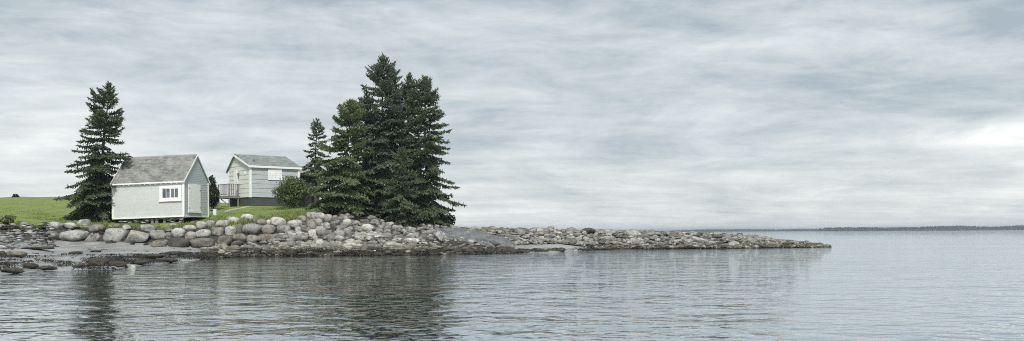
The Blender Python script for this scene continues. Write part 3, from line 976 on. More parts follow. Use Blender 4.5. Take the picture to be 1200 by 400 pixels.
    def rake(s, side, mat, oe, orr, wd=.16):
        x = (s.x1 if side > 0 else s.x0) + side * (orr + .004)
        for (ey, ez, sl) in ((-oe, s.he, (s.hr - s.he) / s.yr), (s.W + oe, s.heb, (s.hr - s.heb) / (s.W - s.yr))):
            z0 = ez - oe * sl
            ring = [(x, ey, z0 + .08), (x, s.yr, s.hr + .09), (x, s.yr, s.hr + .09 - wd * 1.15), (x, ey, z0 + .08 - wd)]
            s.put('rake_board', MB().prism(ring, (side * .035, 0, 0)), mat)

    def fascia(s, mat, oe, orr, wd=.15):
        sf, sb = (s.hr - s.he) / s.yr, (s.hr - s.heb) / (s.W - s.yr)
        z = s.he - oe * sf
        s.put('fascia_board', MB().box(s.x0 - orr, s.x1 + orr, -oe - .036, -oe - .002, z - wd + .06, z + .055), mat)
        z = s.heb - oe * sb
        s.put('fascia_board', MB().box(s.x0 - orr, s.x1 + orr, s.W + oe + .002, s.W + oe + .036, z - wd + .06, z + .055), mat)

    def corners(s, mat, wd=.13):
        for (cx_, sx_) in ((s.x0, -1), (s.x1, 1)):
            for (cy, sy_, hh) in ((0, -1, s.he), (s.W, 1, s.heb)):
                a, b = sorted((cx_ + sx_ * .055, cx_ - sx_ * wd)); c, d = sorted((cy + sy_ * .055, cy + sy_ * .01))
                mb = MB().box(a, b, c, d, -.03, hh - .04)
                a, b = sorted((cx_ + sx_ * .055, cx_ + sx_ * .01)); c, d = sorted((cy + sy_ * .009, cy - sy_ * wd))
                mb.box(a, b, c, d, -.03, hh - .04)
                s.put('corner_board', mb, mat)


# ---- the grey shed on posts beside the left spruce
N1 = at(215.5, 252.7, 77.0)
a1 = R(9)
hx, hy = Vector((math.cos(a1), -math.sin(a1), 0)), Vector((math.sin(a1), math.cos(a1), 0))
L1 = along(N1, -hx, 132.2, 235); W1 = along(N1, hy, 244, 233)
r1 = link('shed', None, None, N1); r1.rotation_euler = (0, 0, -a1)
tag(r1, 'pale grey clapboard shed with white cargo door, raised on posts beside the left spruce', 'shed')
H1 = House(r1, -L1, 0, W1, 2.80, 2.80, 4.86, W1 * .51, .027)
wall1 = H1.core('interior_dark')  # solid core; its dark colour stands in for the unlit room behind the panes
wx0, wx1, wz0, wz1 = -along(N1, -hx, 189.6, 227), -along(N1, -hx, 210.4, 227), 1.36, 2.22
H1.front_siding(wall1, 20, 'pale_siding', (wx0, wx1, wz0, wz1))
dy0, dy1, dz0, dz1 = along(N1, hy, 220.3, 232), along(N1, hy, 234.0, 232), .36, 2.50
H1.gable_siding(wall1, 20, 'blue_and_shade_siding', 1)
H1.gable_siding(wall1, 12, 'blue_and_shade_siding', -1)
H1.put('rear_siding', MB().box(-L1, 0, W1 - .01, W1 + .03, 0, 2.78), 'pale_siding', wall1)
H1.roof('old_shingle', .14, .10, 24, .26)
H1.rake(1, 'white_trim', .14, .10, .13); H1.rake(-1, 'white_trim', .14, .10, .13)
H1.fascia('white_trim', .14, .10, .13)
for i in range(14):      # rafter ends under the eave
    x = -L1 + .1 + i * (L1 - .2) / 13
    H1.put('rafter_tail', MB().box(x - .035, x + .035, -.135, .0, 2.52, 2.60), 'white_trim')
H1.corners('white_trim', .09)
H1.put('sill_board', MB().box(-L1 - .03, .03, -.05, .02, -.10, -.002), 'white_trim')
H1.put('sill_board', MB().box(.002, .05, .06, W1, -.10, -.002), 'white_trim')
# window: frame, two sashes of two panes, curtains
win = H1.put('window', MB().box(wx0 - .02, wx1 + .02, -.02, .012, wz0 - .02, wz0 + .02), 'white_trim')
fw = .16
f_ = MB().box(wx0 - fw, wx1 + fw, -.085, -.02, wz1 - .02, wz1 + fw).box(wx0 - fw, wx1 + fw, -.085, -.02, wz0 - fw, wz0 + .02)
f_.box(wx0 - fw, wx0 + .03, -.085, -.02, wz0 + .021, wz1 - .021).box(wx1 - .03, wx1 + fw, -.085, -.02, wz0 + .021, wz1 - .021)
H1.put('frame', f_, 'white_trim', win)
H1.put('sill', MB().box(wx0 - fw - .04, wx1 + fw + .04, -.13, -.02, wz0 - fw - .05, wz0 - fw - .001), 'white_trim', win)
xm = (wx0 + wx1) / 2
for k, (a, b) in enumerate(((wx0 + .03, xm), (xm, wx1 - .03))):
    s_ = MB().box(a, a + .055, -.06 - k * .006, -.03, wz0 + .022, wz1 - .022).box(b - .055, b, -.06 - k * .006, -.03, wz0 + .022, wz1 - .022)
    s_.box(a + .056, b - .056, -.06 - k * .006, -.03, wz1 - .08, wz1 - .023).box(a + .056, b - .056, -.06 - k * .006, -.03, wz0 + .023, wz0 + .08)
    mid = (a + b) / 2
    s_.box(mid - .018, mid + .018, -.058 - k * .006, -.03, wz0 + .081, wz1 - .081)
    H1.put('sash', s_, 'white_trim', win)
    for (p0, p1) in ((a + .05, mid - .015), (mid + .015, b - .05)):
        H1.put('pane', MB().box(p0, p1, -.045, -.040, wz0 + .075, wz1 - .075), 'window_glass', win)
for (a, b, z0_, z1_) in ((xm + .05, xm + .52, wz0, wz1), (wx1 - .36, wx1 - .02, wz0, wz1), (xm - .34, xm - .12, wz0 + .0, wz1 - .30), (wx0 + .02, wx0 + .14, wz0, wz1)):
    H1.put('curtain', MB().box(a, b, -.006, .008, z0_, z1_), 'curtain', win)
# cargo door
dr = H1.put('door', MB().box(.042, .055, dy0 - .03, dy1 + .03, dz0 - .02, dz1 + .02), 'white_door')
npl = 7
for i in range(npl):
    a = dy0 + (dy1 - dy0) * i / npl; b = dy0 + (dy1 - dy0) * (i + 1) / npl
    H1.put('plank', MB().box(.056, .082 + random.uniform(0, .004), a + .004, b - .004, dz0, dz1), 'white_door', dr)
for (yy, zz) in ((dy0 + .07, dz1 - .33), (dy0 + .07, dz0 + .25), (dy1 - .07, dz1 - .45), (dy1 - .07, dz0 + .3)):
    H1.put('hinge', MB().box(.087, .097, yy - .10, yy + .10, zz - .025, zz + .025), 'hinge_metal', dr)
H1.put('door_sill', MB().box(.045, .14, dy0 - .1, dy1 + .1, dz0 - .12, dz0 - .03), 'white_trim')
# posts and dry-stone piers under it
for (px, dep) in ((177, .25), (182, .28), (191, .3), (160, 3.2), (205, 3.2), (140, 3.0)):
    x = -along(N1, -hx, px, 254)
    wpt = N1 + hx * x + hy * dep
    zb = ground_z(wpt.x, wpt.y) - .15 - N1.z
    H1.put('post', MB().box(x - .11, x + .11, dep - .1, dep + .1, zb, -.03), 'weathered_wood')
for (pxa, pxb) in ((140, 174), (194, 215)):
    for _ in range(26):
        px = random.uniform(pxa, pxb); x = -along(N1, -hx, px, 254)
        dep = random.uniform(.15, .5)
        wpt = N1 + hx * x + hy * dep
        zg = ground_z(wpt.x, wpt.y) - N1.z
        zz = random.uniform(zg, .0 + H1.k * x - .12)
        rock_obj('pier_stone', random.choice(ANG_ME), r1, (x, dep, zz), (random.uniform(.16, .30), .18, random.uniform(.06, .11)), random.uniform(.7, 1.15))

# ---- the pale cottage with a deck, higher up
N2 = at(293, 231, 92.0)
b2 = R(48)
gx, gy = Vector((math.sin(b2), math.cos(b2), 0)), Vector((-math.cos(b2), math.sin(b2), 0))
L2 = along(N2, gx, 350.4, 215); W2 = along(N2, gy, 267.8, 212)
r2 = link('cottage', None, None, N2); r2.rotation_euler = (0, 0, math.pi / 2 - b2)
tag(r2, 'small pale blue cottage with wide lapped siding and shuttered window behind the bush', 'cottage')
H2 = House(r2, 0, L2, W2, 2.98, 2.72, 4.10, W2 * .66)
wall2 = H2.core('blue_and_shade_siding')
H2.front_siding(wall2, 7, 'blue_and_shade_siding')
H2.gable_siding(wall2, 7, 'lit_gable_siding', -1)
H2.gable_siding(wall2, 7, 'blue_and_shade_siding', 1)
H2.roof('pale_shingle', .18, .22, 20, .32)
H2.rake(-1, 'white_trim', .18, .22, .17); H2.rake(1, 'white_trim', .18, .22, .17)
H2.fascia('white_trim', .18, .22, .2)
H2.put('soffit', MB().box(-.2, L2 + .2, -.17, .0, 2.84, 2.88), 'white_trim')
H2.corners('white_trim', .15)
n_ = 22
for i in range(n_):
    a, b = L2 * i / n_, L2 * (i + 1) / n_
    H2.put('skirting_board', MB().box(a + .004, b - .004, .03 + random.uniform(-.006, .006), .07, -1.25, -.012), 'foundation_board')
for i in range(16):
    a, b = W2 * i / 16, W2 * (i + 1) / 16
    H2.put('skirting_board', MB().box(.03 + random.uniform(-.006, .006), .07, a + .004, b - .004, -1.25, -.012), 'foundation_board')
H2.put('foundation', MB().box(.08, L2 - .05, .08, W2 - .05, -1.3, -.01), 'foundation_board')
sx0, sx1 = along(N2, gx, 313.8, 204), along(N2, gx, 330.0, 204)
sh = H2.put('shutter', MB().box(sx0, sx1, -.075, -.042, 1.66, 2.74), 'white_door')
for i in range(5):
    a = 1.66 + 1.08 * i / 5
    H2.put('slat', MB().box(sx0 + .01, sx1 - .01, -.094, -.076, a + .006, a + 1.08 / 5 - .006), 'white_door', sh)
ey0, ey1 = along(N2, gy, 279.6, 207), along(N2, gy, 275.0, 207)
d2 = H2.put('door', MB().box(-.07, -.042, ey0, ey1, .22, 2.62), 'white_door')
H2.put('panel', MB().box(-.085, -.071, ey0 + .14, ey1 - .14, 1.5, 2.4), 'white_door', d2)
H2.put('panel', MB().box(-.085, -.071, ey0 + .14, ey1 - .14, .4, 1.35), 'white_door', d2)
H2.put('handle', MB().box(-.13, -.072, ey0 + .05, ey0 + .10, 1.25, 1.33), 'hinge_metal', d2)
ly = along(N2, gy, 280.8, 203)
H2.put('wall_lamp', MB().box(-.20, -.042, ly - .06, ly + .06, 2.28, 2.34).box(-.22, -.10, ly - .08, ly + .08, 2.1, 2.28), 'hinge_metal')
ly = along(N2, gy, 287.5, 203)
H2.put('vent_cover', MB().box(-.09, -.042, ly - .09, ly + .09, 2.15, 2.45), 'white_door')
vx = along(N2, gx, 302, 190)
H2.put('vent_pipe', MB().box(vx - .05, vx + .05, .7, .8, 3.2, 3.62), 'hinge_metal')

# ---- deck in front of its door
def W2P(x, y, z): return N2 + gx * x + gy * y + Vector((0, 0, z))


dk0 = along(N2, gy, 281.5, 230); dk1 = dk0 + 2.35
DX = -1.15
dz_ = .17
deck = link('deck', None, None, W2P(DX, dk0, -1.0)); deck.rotation_euler = (0, 0, math.pi / 2 - b2)
tag(deck, 'weathered grey wooden deck with railing at the cottage door', 'deck')


def dput(name, mb, parent=None, mat='weathered_wood'):
    mb.v = [(x - DX, y - dk0, z + 1.0) for (x, y, z) in mb.v]
    return mb.build(name, M[mat], parent or deck)


for i in range(9):
    a = DX + (0 - .06 - DX) * i / 9; b = DX + (0 - .06 - DX) * (i + 1) / 9
    dput('board', MB().box(a + .005, b - .005, dk0, dk1, dz_ - .04, dz_))
dput('rim_joist', MB().box(DX - .04, DX - .001, dk0 - .04, dk1 + .04, dz_ - .24, dz_ + .01))
dput('rim_joist', MB().box(DX, -.06, dk0 - .04, dk0 - .001, dz_ - .24, dz_ + .01))
dput('rim_joist', MB().box(DX, -.06, dk1 + .001, dk1 + .04, dz_ - .24, dz_ + .01))
for (x, y) in ((DX + .06, dk0 + .06), (DX + .06, dk1 - .06), (-.2, dk0 + .06)):
    q = W2P(x, y, 0); zb = ground_z(q.x, q.y) - .1 - N2.z
    dput('post', MB().box(x - .055, x + .055, y - .055, y + .055, zb, dz_ - .05))
    dput('rail_post', MB().box(x - .05, x + .05, y - .05, y + .05, dz_ + .001, dz_ + 1.08))
dput('handrail', MB().box(DX - .02, DX + .12, dk0 - .02, dk1 + .02, dz_ + 1.081, dz_ + 1.13))
dput('handrail', MB().box(DX + .121, -.06, dk0 - .02, dk0 + .12, dz_ + 1.081, dz_ + 1.13))
dput('bottom_rail', MB().box(DX + .03, DX + .08, dk0 + .12, dk1 - .12, dz_ + .12, dz_ + .18))
for i in range(9):
    y = dk0 + .25 + i * (dk1 - dk0 - .5) / 8
    dput('baluster', MB().box(DX + .0, DX + .029, y - .03, y + .03, dz_ + .05, dz_ + 1.08))
for i in range(4):
    x = DX + .28 + i * .22
    dput('baluster', MB().box(x - .04, x + .04, dk0 + .0, dk0 + .029, dz_ + .05, dz_ + 1.08))
dput('brace', MB().bar((DX + .06, dk0 + .07, -.78), (DX + .06, dk1 - .5, dz_ - .26), .07, .07))

# planks laid on the grass below the deck, a white marker post and the concrete step
pa, pb = at(246, 245.2, 88.2), at(263, 242.9, 90.5)
pa.z = ground_z(pa.x, pa.y) + .10; pb.z = ground_z(pb.x, pb.y) + .10
o = MB().bar(Vector((0, 0, 0)), pb - pa, .45, .05).build('plank_walk', M['weathered_wood'], None, pa)
tag(o, 'pale weathered plank walk leading over grass to the deck', 'plank')
pa, pb = at(266, 247.2, 86.5), at(291, 243.6, 91.0)
pa.z = ground_z(pa.x, pa.y) + .05; pb.z = ground_z(pb.x, pb.y) + .05
o = MB().bar(Vector((0, 0, 0)), pb - pa, .5, .09).build('path_slab', M['concrete'], None, pa)
tag(o, 'narrow concrete path edge in the grass before the cottage foundation', 'path')
p = at(252, 250, 83.5); p.z = ground_z(p.x, p.y) - .05
o = MB().box(-.14, .14, -.14, .14, 0, .50).box(-.16, .16, -.16, .16, .501, .55).build('marker_post', M['white_door'], None, p)
tag(o, 'short white capped post standing in the grass right of the shed', 'post')

# ---- dark outbuilding behind the cottage
N3 = at(366, 228, 100.0)
sd = link('outbuilding', None, None, (N3.x, N3.y, ground_z(N3.x, N3.y) - .2))
tag(sd, 'dark grey outbuilding half hidden between the cottage and the slim spruce', 'outbuilding')
zt = at(355, 199, 100).z - sd.location.z
MB().box(-2.3, .15, 0, 3, 0, zt - .5).build('wall', M['dark_shed_paint'], sd)
MB().prism([(-2.5, -.25, zt - .62), (-2.5, 1.5, zt + .15), (-2.5, 3.25, zt - .62), (-2.5, 3.2, zt - .5), (-2.5, 1.5, zt + .28), (-2.5, -.3, zt - .5)], (2.85, 0, 0)).build('roof', M['old_shingle'], sd)
MB().box(-.75, -.06, -.06, -.002, .3, 1.9).build('door', M['weathered_wood'], sd)

# ------------------------------------------------------------------ spruces
def house_hit(x, y, z):
    """true inside the shed or the cottage"""
    for N, ex, ey, xa, xb, W, h in ((N1, hx, hy, -L1, 0, W1, 4.2), (N2, gx, gy, 0, L2, W2, 3.6)):
        d = Vector((x, y, 0)) - Vector((N.x, N.y, 0))
        u, v = d.dot(ex), d.dot(ey)
        if xa - .25 < u < xb + .25 and -.3 < v < W + .3 and z < N.z + h: return True
    return False


def spruce(px_top, py_top, px_base, Y, Rpx, label, mat, seed, bare=.10, dens=1.0, power=.85, droop=.0, skirt=1.0, gap=.38, topwide=0.0, lopside=0.0, dead=0, keep=.93, name='spruce_tree'):
    r = random.Random(seed)
    top = at(px_top, py_top, Y); bx = tx_of(px_base, 250) * Y
    zb = ground_z(bx, Y) - .1
    H = top.z - zb
    lean = Vector((top.x - bx, 0, 0))
    Rm = Rpx * Y / F
    root = link(name, None, None, (bx, Y, zb))
    tag(root, label, 'tree', 'spruces on the point')
    V, Fq = [], []            # foliage kites
    TV, TF = [], []           # limbs

    def axis(z): t = z / H; return Vector((lean.x * t + .06 * math.sin(z * .9 + seed), .05 * math.cos(z * .8 + seed), z))

    def kite(p, d, l, wd, sv):
        b_ = len(V)
        m_ = p + d * (l * .45)
        V.extend((p, m_ - sv * wd, p + d * l, m_ + sv * wd)); Fq.append((b_, b_+1, b_+2, b_+3))

    def tube(pts, rad, n):
        b_ = len(TV)
        for i, (p_, rr) in enumerate(zip(pts, rad)):
            d = (pts[min(i+1, len(pts)-1)] - pts[max(i-1, 0)]).normalized()
            u = d.cross(Vector((.3, .2, 1) if abs(d.z) < .9 else (1, 0, 0))).normalized(); v = d.cross(u)
            for k in range(n):
                a = 6.2832 * k / n
                TV.append(p_ + (u * math.cos(a) + v * math.sin(a)) * rr)
        for i in range(len(pts) - 1):
            for k in range(n):
                k2 = (k + 1) % n
                TF.append((b_ + i*n + k, b_ + i*n + k2, b_ + (i+1)*n + k2, b_ + (i+1)*n + k))

    nz = 14
    tube([axis(H * i / nz) for i in range(nz + 1)], [max(.012, (.016 * H + .02) * (1 - i / nz) ** .85) for i in range(nz + 1)], 7)
    zz = H * bare
    az = r.uniform(0, 6.28)
    while zz < H - .22:
        f = (H - zz) / (H * (1 - bare))           # 1 at the lowest boughs, 0 at the top
        for k in range(1):
            az += 2.4 + r.uniform(-.5, .5)
            if r.random() > keep and f > .1: continue
            prof = f ** power
            if f > .82: prof *= 1 + (skirt - 1) * (f - .82) / .18
            if f < .16: prof *= .30 + .70 * f / .16
            if topwide and f < .35: prof += topwide * math.sin(f / .35 * math.pi)
            prof *= 1 + .60 * noise.noise(Vector((math.cos(az) * 1.3 + seed, math.sin(az) * 1.3, zz * .55)))
            L = Rm * prof * r.choice((r.uniform(.8, 1.05), r.uniform(.55, 1.0), r.uniform(.9, 1.12))) * (1 + lopside * math.cos(az)) + .05 + .09 * min(1, f * 8)
            e0 = .75 - 1.15 * min(1, f * 1.6) - droop * f + r.uniform(-.26, .26)      # start elevation
            z_b = max(.1, zz + r.uniform(-.10, .10))
            p = axis(z_b)
            hd = Vector((math.cos(az), math.sin(az), 0))
            for _ in range(8):
                tip = p + hd * L
                if house_hit(root.location.x + tip.x, root.location.y + tip.y, zb + z_b) or house_hit(root.location.x + p.x + hd.x * L * .6, root.location.y + p.y + hd.y * L * .6, zb + z_b): L *= .8
                else: break
            if L < .12: continue
            n = max(3, int(L / .125 * dens))
            pts = [p.copy()]; el = e0
            for i in range(n):
                el += (.42 + droop * .5) / n * (1 if i > n * .3 else -.3)
                d = Vector((hd.x * math.cos(el), hd.y * math.cos(el), math.sin(el)))
                p = p + d * (L / n); pts.append(p.copy())
                fr = (i + 1) / n
                if fr < .16 and L > .8: continue
                side = Vector((-hd.y, hd.x, 0))
                tl = min(1.0, (.40 * L * (1.08 - fr) * min(1, fr * 3.2) + min(.14, .03 + .15 * L))) * r.uniform(.7, 1.25)
                for sg in (-1, 1):
                    if r.random() < .10: continue
                    td = (d * r.uniform(.55, .9) + side * sg + Vector((0, 0, r.uniform(-.32, .08)))).normalized()
                    q = p.copy(); rem = tl
                    while rem > .04:
                        l = min(rem, r.uniform(.17, .28))
                        wd = r.uniform(.042, .074) * min(1, .45 + L * .7)
                        upv = Vector((r.uniform(-.4, .4), r.uniform(-.4, .4), 1))
                        s1 = td.cross(upv).normalized()
                        kite(q, td, l * 1.2, wd * 1.25, s1)
                        kite(q, td, l * 1.1, wd, s1.cross(td))
                        for _ in range(2):
                            dd = (td * r.uniform(.4, 1) + d * r.uniform(-.1, .8) + Vector((r.uniform(-.5, .5), r.uniform(-.5, .5), r.uniform(-.75, .55)))).normalized()
                            kite(q + td * l * r.random(), dd, r.uniform(.14, .26), wd * .9, dd.cross(upv).normalized())
                        if rem > .25:
                            dd = (td * .7 + d * .8 * r.uniform(.3, 1.0) + Vector((0, 0, r.uniform(-.4, .1)))).normalized()
                            kite(q, dd, r.uniform(.12, .24), wd, dd.cross(upv).normalized())
                        q = q + td * l; td = (td + Vector((0, 0, r.uniform(-.12, .10)))).normalized(); rem -= l
                for _ in range(2):
                    dd = Vector((r.uniform(-.5, .5), r.uniform(-.5, .5), -1 if r.random() < .75 else .8)).normalized()
                    kite(p, dd, r.uniform(.12, .30) * min(1, L), r.uniform(.035, .06), dd.cross(side + Vector((r.uniform(-.6, .6), r.uniform(-.6, .6), .1))).normalized())
                s1 = side
                kite(p - d * .05, d, L / n * 1.9 + .06, .055, s1); kite(p - d * .05, d, L / n * 1.9 + .06, .045, s1.cross(d))
            tube([pts[0], pts[len(pts) // 2], pts[-1]], [.012 + .011 * L, .008 + .006 * L, .004], 3)
        zz += gap / 5.6 * r.uniform(.6, 1.4) * (.55 + .45 * min(1, f * 2.5))
    for q_ in range(16):
        a_ = q_ * 2.4; z_ = H - .75 + q_ * .042
        dd = Vector((math.cos(a_), math.sin(a_), 1.0 + q_ * .1)).normalized()
        kite(axis(z_), dd, .26 - q_ * .010, .028, dd.cross(Vector((0, 0, 1))).normalized())
    kite(axis(H - .5), Vector((0, 0, 1)), .52, .03, Vector((1, 0, 0))); kite(axis(H - .5), Vector((0, 0, 1)), .52, .03, Vector((0, 1, 0)))
    link('trunk', mesh_np(TV, np.array(TF).ravel(), 4, M['bark'], True, 'trunk'), root)
    link('crown', mesh_np(V, np.array(Fq).ravel(), 4, M[mat], False, 'crown'), root)
    if dead:
        V.clear(); Fq.clear()
        for _ in range(dead):
            z_b = r.uniform(.02, .26) * H
            az = r.uniform(0, 6.28); L = Rm * r.uniform(.35, .75)
            p = axis(z_b); hd = Vector((math.cos(az), math.sin(az), r.uniform(-.35, .1))).normalized()
            n = 7
            for i in range(n):
                q = p + hd * (L / n)
                kite(p, (q - p).normalized(), L / n * 1.1, .018, Vector((0, 0, 1)))
                for sg in (-1, 1):
                    for _ in range(2):
                        dd = (hd + Vector((-hd.y, hd.x, 0)) * sg * r.uniform(.5, 1.4) + Vector((0, 0, r.uniform(-.7, .3)))).normalized()
                        kite(q, dd, r.uniform(.2, .55) * (1 - i / n * .5), .014, dd.cross(Vector((r.uniform(-1, 1), r.uniform(-1, 1), .4))).normalized())
                p = q; hd = (hd + Vector((0, 0, -.04))).normalized()
        link('dead_branches', mesh_np(V, np.array(Fq).ravel(), 4, M['dead_twig'], False, 'dead_branches'), root)
    return root


spruce(127, 96, 116, 79.2, 50, 'lone dark spruce at the left gable of the grey shed', 'spruce_dark', 5, bare=.03, power=.70, droop=.08, skirt=1.12, gap=.36, lopside=-.20, keep=.90)
spruce(371, 139, 369.5, 98, 25, 'small slim spruce standing apart behind the cottage roof', 'spruce_dark', 6, bare=.34, power=.75, gap=.50, keep=.85)
spruce(411, 117, 402, 80.3, 45, 'bright green bushy spruce at the left of the clump', 'spruce_green', 7, bare=.03, power=.54, gap=.34, droop=.05, lopside=-.05, dens=1.05)
spruce(449, 64, 449, 83.0, 46, 'tallest spruce in the middle of the clump', 'spruce_grey', 8, bare=.12, power=.54, gap=.37, droop=.10, dead=30, keep=.88)
spruce(461, 79, 460, 85.2, 30, 'thin second top close to the tallest spruce', 'spruce_grey', 12, bare=.2, power=.62, gap=.38, keep=.85)
spruce(479, 85, 479, 86.5, 36, 'narrow pointed spruce between the tallest and the right-hand one', 'spruce_dark', 9, bare=.16, power=.66, gap=.38, droop=.08, dead=26, keep=.9)
spruce(497, 90, 501, 82.8, 39, 'dark right-hand spruce whose low branches reach over the ledge', 'spruce_dark', 10, bare=.05, power=.54, gap=.37, droop=.14, skirt=1.1, topwide=.10, dead=22, keep=.9)
spruce(430, 108, 428, 86, 34, 'grey-green spruce standing behind the bright green bushy one', 'spruce_grey', 13, bare=.08, power=.54, gap=.37, droop=.08, keep=.9)
spruce(470, 172, 470, 79.6, 22, 'low dark young spruce in front of the clump', 'spruce_dark', 14, bare=.06, power=.6, gap=.34, droop=.1, dead=14)
spruce(388, 195, 386, 80.2, 22, 'young bright green spruce at the foot of the bushy one', 'spruce_green', 15, bare=.03, power=.6, gap=.32)


# ------------------------------------------------------------------ bushes
def bush(name, px, py_top, py_bot, wpx, Y, label, mat, seed, n=5200, leaf=.085, lobes=9, cat='bush', depth=.8):
    r = random.Random(seed)
    b_ = at(px, py_bot, Y); zb = ground_z(b_.x, Y) - .05
    hgt = at(px, py_top, Y).z - zb
    wm = wpx * Y / F
    root = link(name, None, None, (b_.x, Y, zb)); tag(root, label, cat)
    cs = []
    for i in range(lobes):
        a = 6.283 * i / lobes + r.uniform(-.3, .3); d = r.uniform(.1, .30) * wm
        cs.append((Vector((math.cos(a) * d, math.sin(a) * d * depth, hgt * r.uniform(.28, .72))), wm * r.uniform(.17, .27), hgt * r.uniform(.20, .30)))
    cs.append((Vector((0, 0, hgt * .70)), wm * .24, hgt * .28))
    V, Fq = [], []
    for _ in range(n):
        c_, rw, rh = r.choice(cs)
        d = Vector((r.gauss(0, 1), r.gauss(0, 1), r.gauss(0, 1) + .25)).normalized()
        k = r.uniform(.62, 1.06) if r.random() < .85 else r.uniform(.2, 1.2)
        p = c_ + Vector((d.x * rw, d.y * rw, d.z * rh)) * k
        if p.z < .02: p.z = r.uniform(.02, .3)
        nrm = (d + Vector((r.gauss(0, .5), r.gauss(0, .5), r.gauss(0, .5)))).normalized()
        u = nrm.cross(Vector((r.gauss(0, 1), r.gauss(0, 1), r.gauss(0, 1)))).normalized(); v = nrm.cross(u)
        l = leaf * r.uniform(.7, 1.4)
        q = len(V)
        V.extend((p - u * l, p + v * l * .5, p + u * l, p - v * l * .5)); Fq.append((q, q+1, q+2, q+3))
    link('crown', mesh_np(V, np.array(Fq).ravel(), 4, M[mat], False, 'crown'), root)
    tv, tf = [], []
    mb = MB()
    for i in range(7):
        a = r.uniform(0, 6.28)
        mb.bar((math.cos(a) * .08, math.sin(a) * .08, 0), (math.cos(a) * wm * .2, math.sin(a) * wm * .2, hgt * r.uniform(.5, .75)), .05, .05)
    mb.build('stem', M['bark'], root)
    return root


bush('leafy_bush', 343, 205.5, 243.5, 50, 89.5, 'round green leafy bush in front of the cottage wall', 'bush_leaf', 21, n=9000, leaf=.085, lobes=12)
bush('evergreen_shrub', 249, 205, 243, 18, 88.5, 'tall dark evergreen shrub between the shed and the deck', 'shrub_dark_leaf', 22, n=4000, leaf=.09, lobes=7)
bush('shore_shrub', 6, 251, 268, 26, 71.5, 'pale green shrub above the shingle at the left edge', 'weed_leaf', 23, n=1500, leaf=.08, lobes=9)
bush('heath_shrub', 12, 264, 277, 34, 68.5, 'brownish low shrub hanging over the shingle at far left', 'dead_twig', 24, n=1500, leaf=.07, lobes=8)
bush('low_shrub', 47, 264, 273, 14, 70.5, 'small green shrub against the left end of the boulder wall', 'bush_leaf', 25, n=900, leaf=.07, lobes=6)
bush('hill_shrub', 19, 227.6, 232, 9, 127, 'tiny dark shrub on the skyline of the grass hill', 'shrub_dark_leaf', 26, n=500, leaf=.10, lobes=5)
bush('juniper_shrub', 447, 243, 262, 34, 81.2, 'dark low shrub at the foot of the tallest spruce', 'shrub_dark_leaf', 31, n=2600, leaf=.09, lobes=9)
bush('juniper_shrub', 474, 247, 264, 26, 80.6, 'brownish dead shrub above the stones beside the block of rock', 'dead_twig', 32, n=1800, leaf=.09, lobes=8)
bush('juniper_shrub', 519, 250, 264, 36, 83.6, 'dark low shrub under the right-hand spruce behind the ledge', 'shrub_dark_leaf', 33, n=2600, leaf=.09, lobes=9)

# ------------------------------------------------------------------ grass and weeds
def blades(name, n, sampler, hgt, wd, mat, label):
    V, Ft = [], []
    for _ in range(n):
        p, k = sampler()
        a = random.uniform(0, 3.14); h = hgt * k * random.uniform(.5, 1.3)
        s = Vector((math.cos(a), math.sin(a), 0)) * wd * random.uniform(.6, 1.4)
        q = len(V)
        V.extend((p - s, p + s, p + Vector((random.uniform(-.4, .4) * h, random.uniform(-.4, .4) * h, h)))); Ft.append((q, q+1, q+2))
    me = mesh_np(V, np.array(Ft).ravel(), 3, M[mat], False, name)
    return tag(link(name, me), label, 'grass', kind='stuff')


def s_grass():
    while True:
        px = random.uniform(-150, 372)
        k0 = random.random() ** 1.6
        px, kk, p = foreshore(px, px, 4.0, 4.0 + 1.9 * k0 + .02)
        if not house_hit(p.x, p.y, p.z): return p - Vector((0, 0, .06)), .75 + .5 * (noise.noise(p * .4) > .1)


blades('grass', 46000, s_grass, .15, .022, 'grass_blade', 'short green grass around the sheds and over the hill')


def s_weed():
    px = random.uniform(120, 372) if random.random() < .85 else random.uniform(545, 600)
    px, kk, p = foreshore(px, px, 3.86, 4.12)
    c_ = noise.noise(Vector((px * .11, 2, 1)))
    return p - Vector((0, 0, .03)), max(.25, .8 + 1.1 * c_) * (.6 if 135 < px < 216 else 1)


blades('weeds', 7000, s_weed, .34, .035, 'weed_leaf', 'yellow-green weeds growing along the top of the boulder wall')

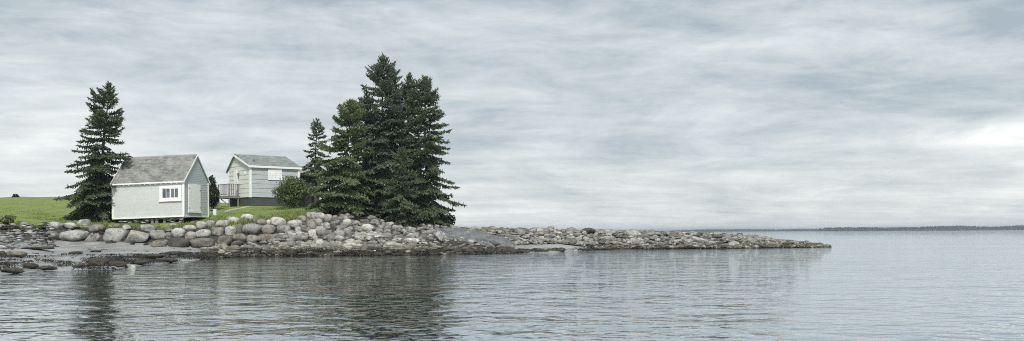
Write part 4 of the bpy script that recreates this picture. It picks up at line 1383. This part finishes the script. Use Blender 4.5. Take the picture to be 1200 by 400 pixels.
# ------------------------------------------------------------------ far shores
def far_shore(name, pxa, pxb, Y, depth, h0, label, seed, treeh):
    r = random.Random(seed)
    xa, xb = (pxa - 600) / F * Y, (pxb - 600) / F * Y
    nx, ny = 120, 6
    def hz(x, v):
        e = min(1, (x - xa) / (140 + 0 * v), (xb - x) / 140); e = max(0, e)
        return (h0 * (.55 + .95 * noise.noise(Vector((x * .0030, seed, 1))) + .35 * noise.noise(Vector((x * .009, seed, 4)))) * min(1, v * 3.0 + .25)) * e ** .6 + (-.4 if e == 0 else .2)
    V = []
    for i in range(nx):
        x = xa + (xb - xa) * i / (nx - 1)
        for j in range(ny):
            v = j / (ny - 1)
            V.append((x, Y + depth * v, -1.0 if j == 0 else hz(x, v)))
    idx = np.arange(nx * ny).reshape(nx, ny)
    f = np.stack([idx[:-1, :-1], idx[1:, :-1], idx[1:, 1:], idx[:-1, 1:]], -1).reshape(-1)
    me = mesh_np(V, f, 4, M['ground'], True, name)
    ca = me.color_attributes.new('zone', 'FLOAT_COLOR', 'POINT')
    ca.data.foreach_set('color', np.tile(np.array([0, .15, .6, 1], np.float32), len(V)))
    o = tag(link(name, me), kind='structure')
    V, Ft = [], []
    cnt = int((xb - xa) * 3.2)
    for _ in range(cnt):
        x = r.uniform(xa + 6, xb - 6); v = r.uniform(.10, .8)
        z0 = hz(x, v) - .5; h = treeh * r.uniform(.6, 1.1) * (.8 + .9 * noise.noise(Vector((x * .006, seed, 9)))); w_ = h * r.uniform(.35, .6)
        y = Y + depth * v; b_ = len(V); a0 = r.uniform(0, 1.5)
        for k in range(5):
            a = a0 + 6.283 * k / 5; V.append((x + math.cos(a) * w_, y + math.sin(a) * w_, z0))
        V.append((x, y, z0 + h))
        for k in range(5): Ft.append((b_ + k, b_ + (k + 1) % 5, b_ + 5))
    me = mesh_np(V, np.array(Ft).ravel(), 3, M['far_wood'], False, 'wood')
    tag(link('wood', me, o), label, kind='stuff')
    return o


far_shore('far_shore', 560, 992, 3600, 320, 3.4, 'distant low wooded shore beyond the spit', 3, 8.5)
far_shore('wooded_point', 984, 1420, 2700, 300, 4.5, 'distant wooded point on the right of the horizon', 5, 12.5)

# ------------------------------------------------------------------ air
m = bpy.data.materials.new('haze_air'); m.use_nodes = True
nt = NT(m.node_tree)
pv = nt.add('ShaderNodeVolumePrincipled', Color=(0.74, 0.84, 0.95), Density=0.00017)
pv.inputs['Anisotropy'].default_value = 0.2
o_ = nt.add('ShaderNodeOutputMaterial'); nt.l.new(pv.outputs[0], o_.inputs['Volume'])
hz_ = MB().box(-15000, 15000, -400, 17000, -7, 26).build('haze', m)
tag(hz_, kind='stuff')
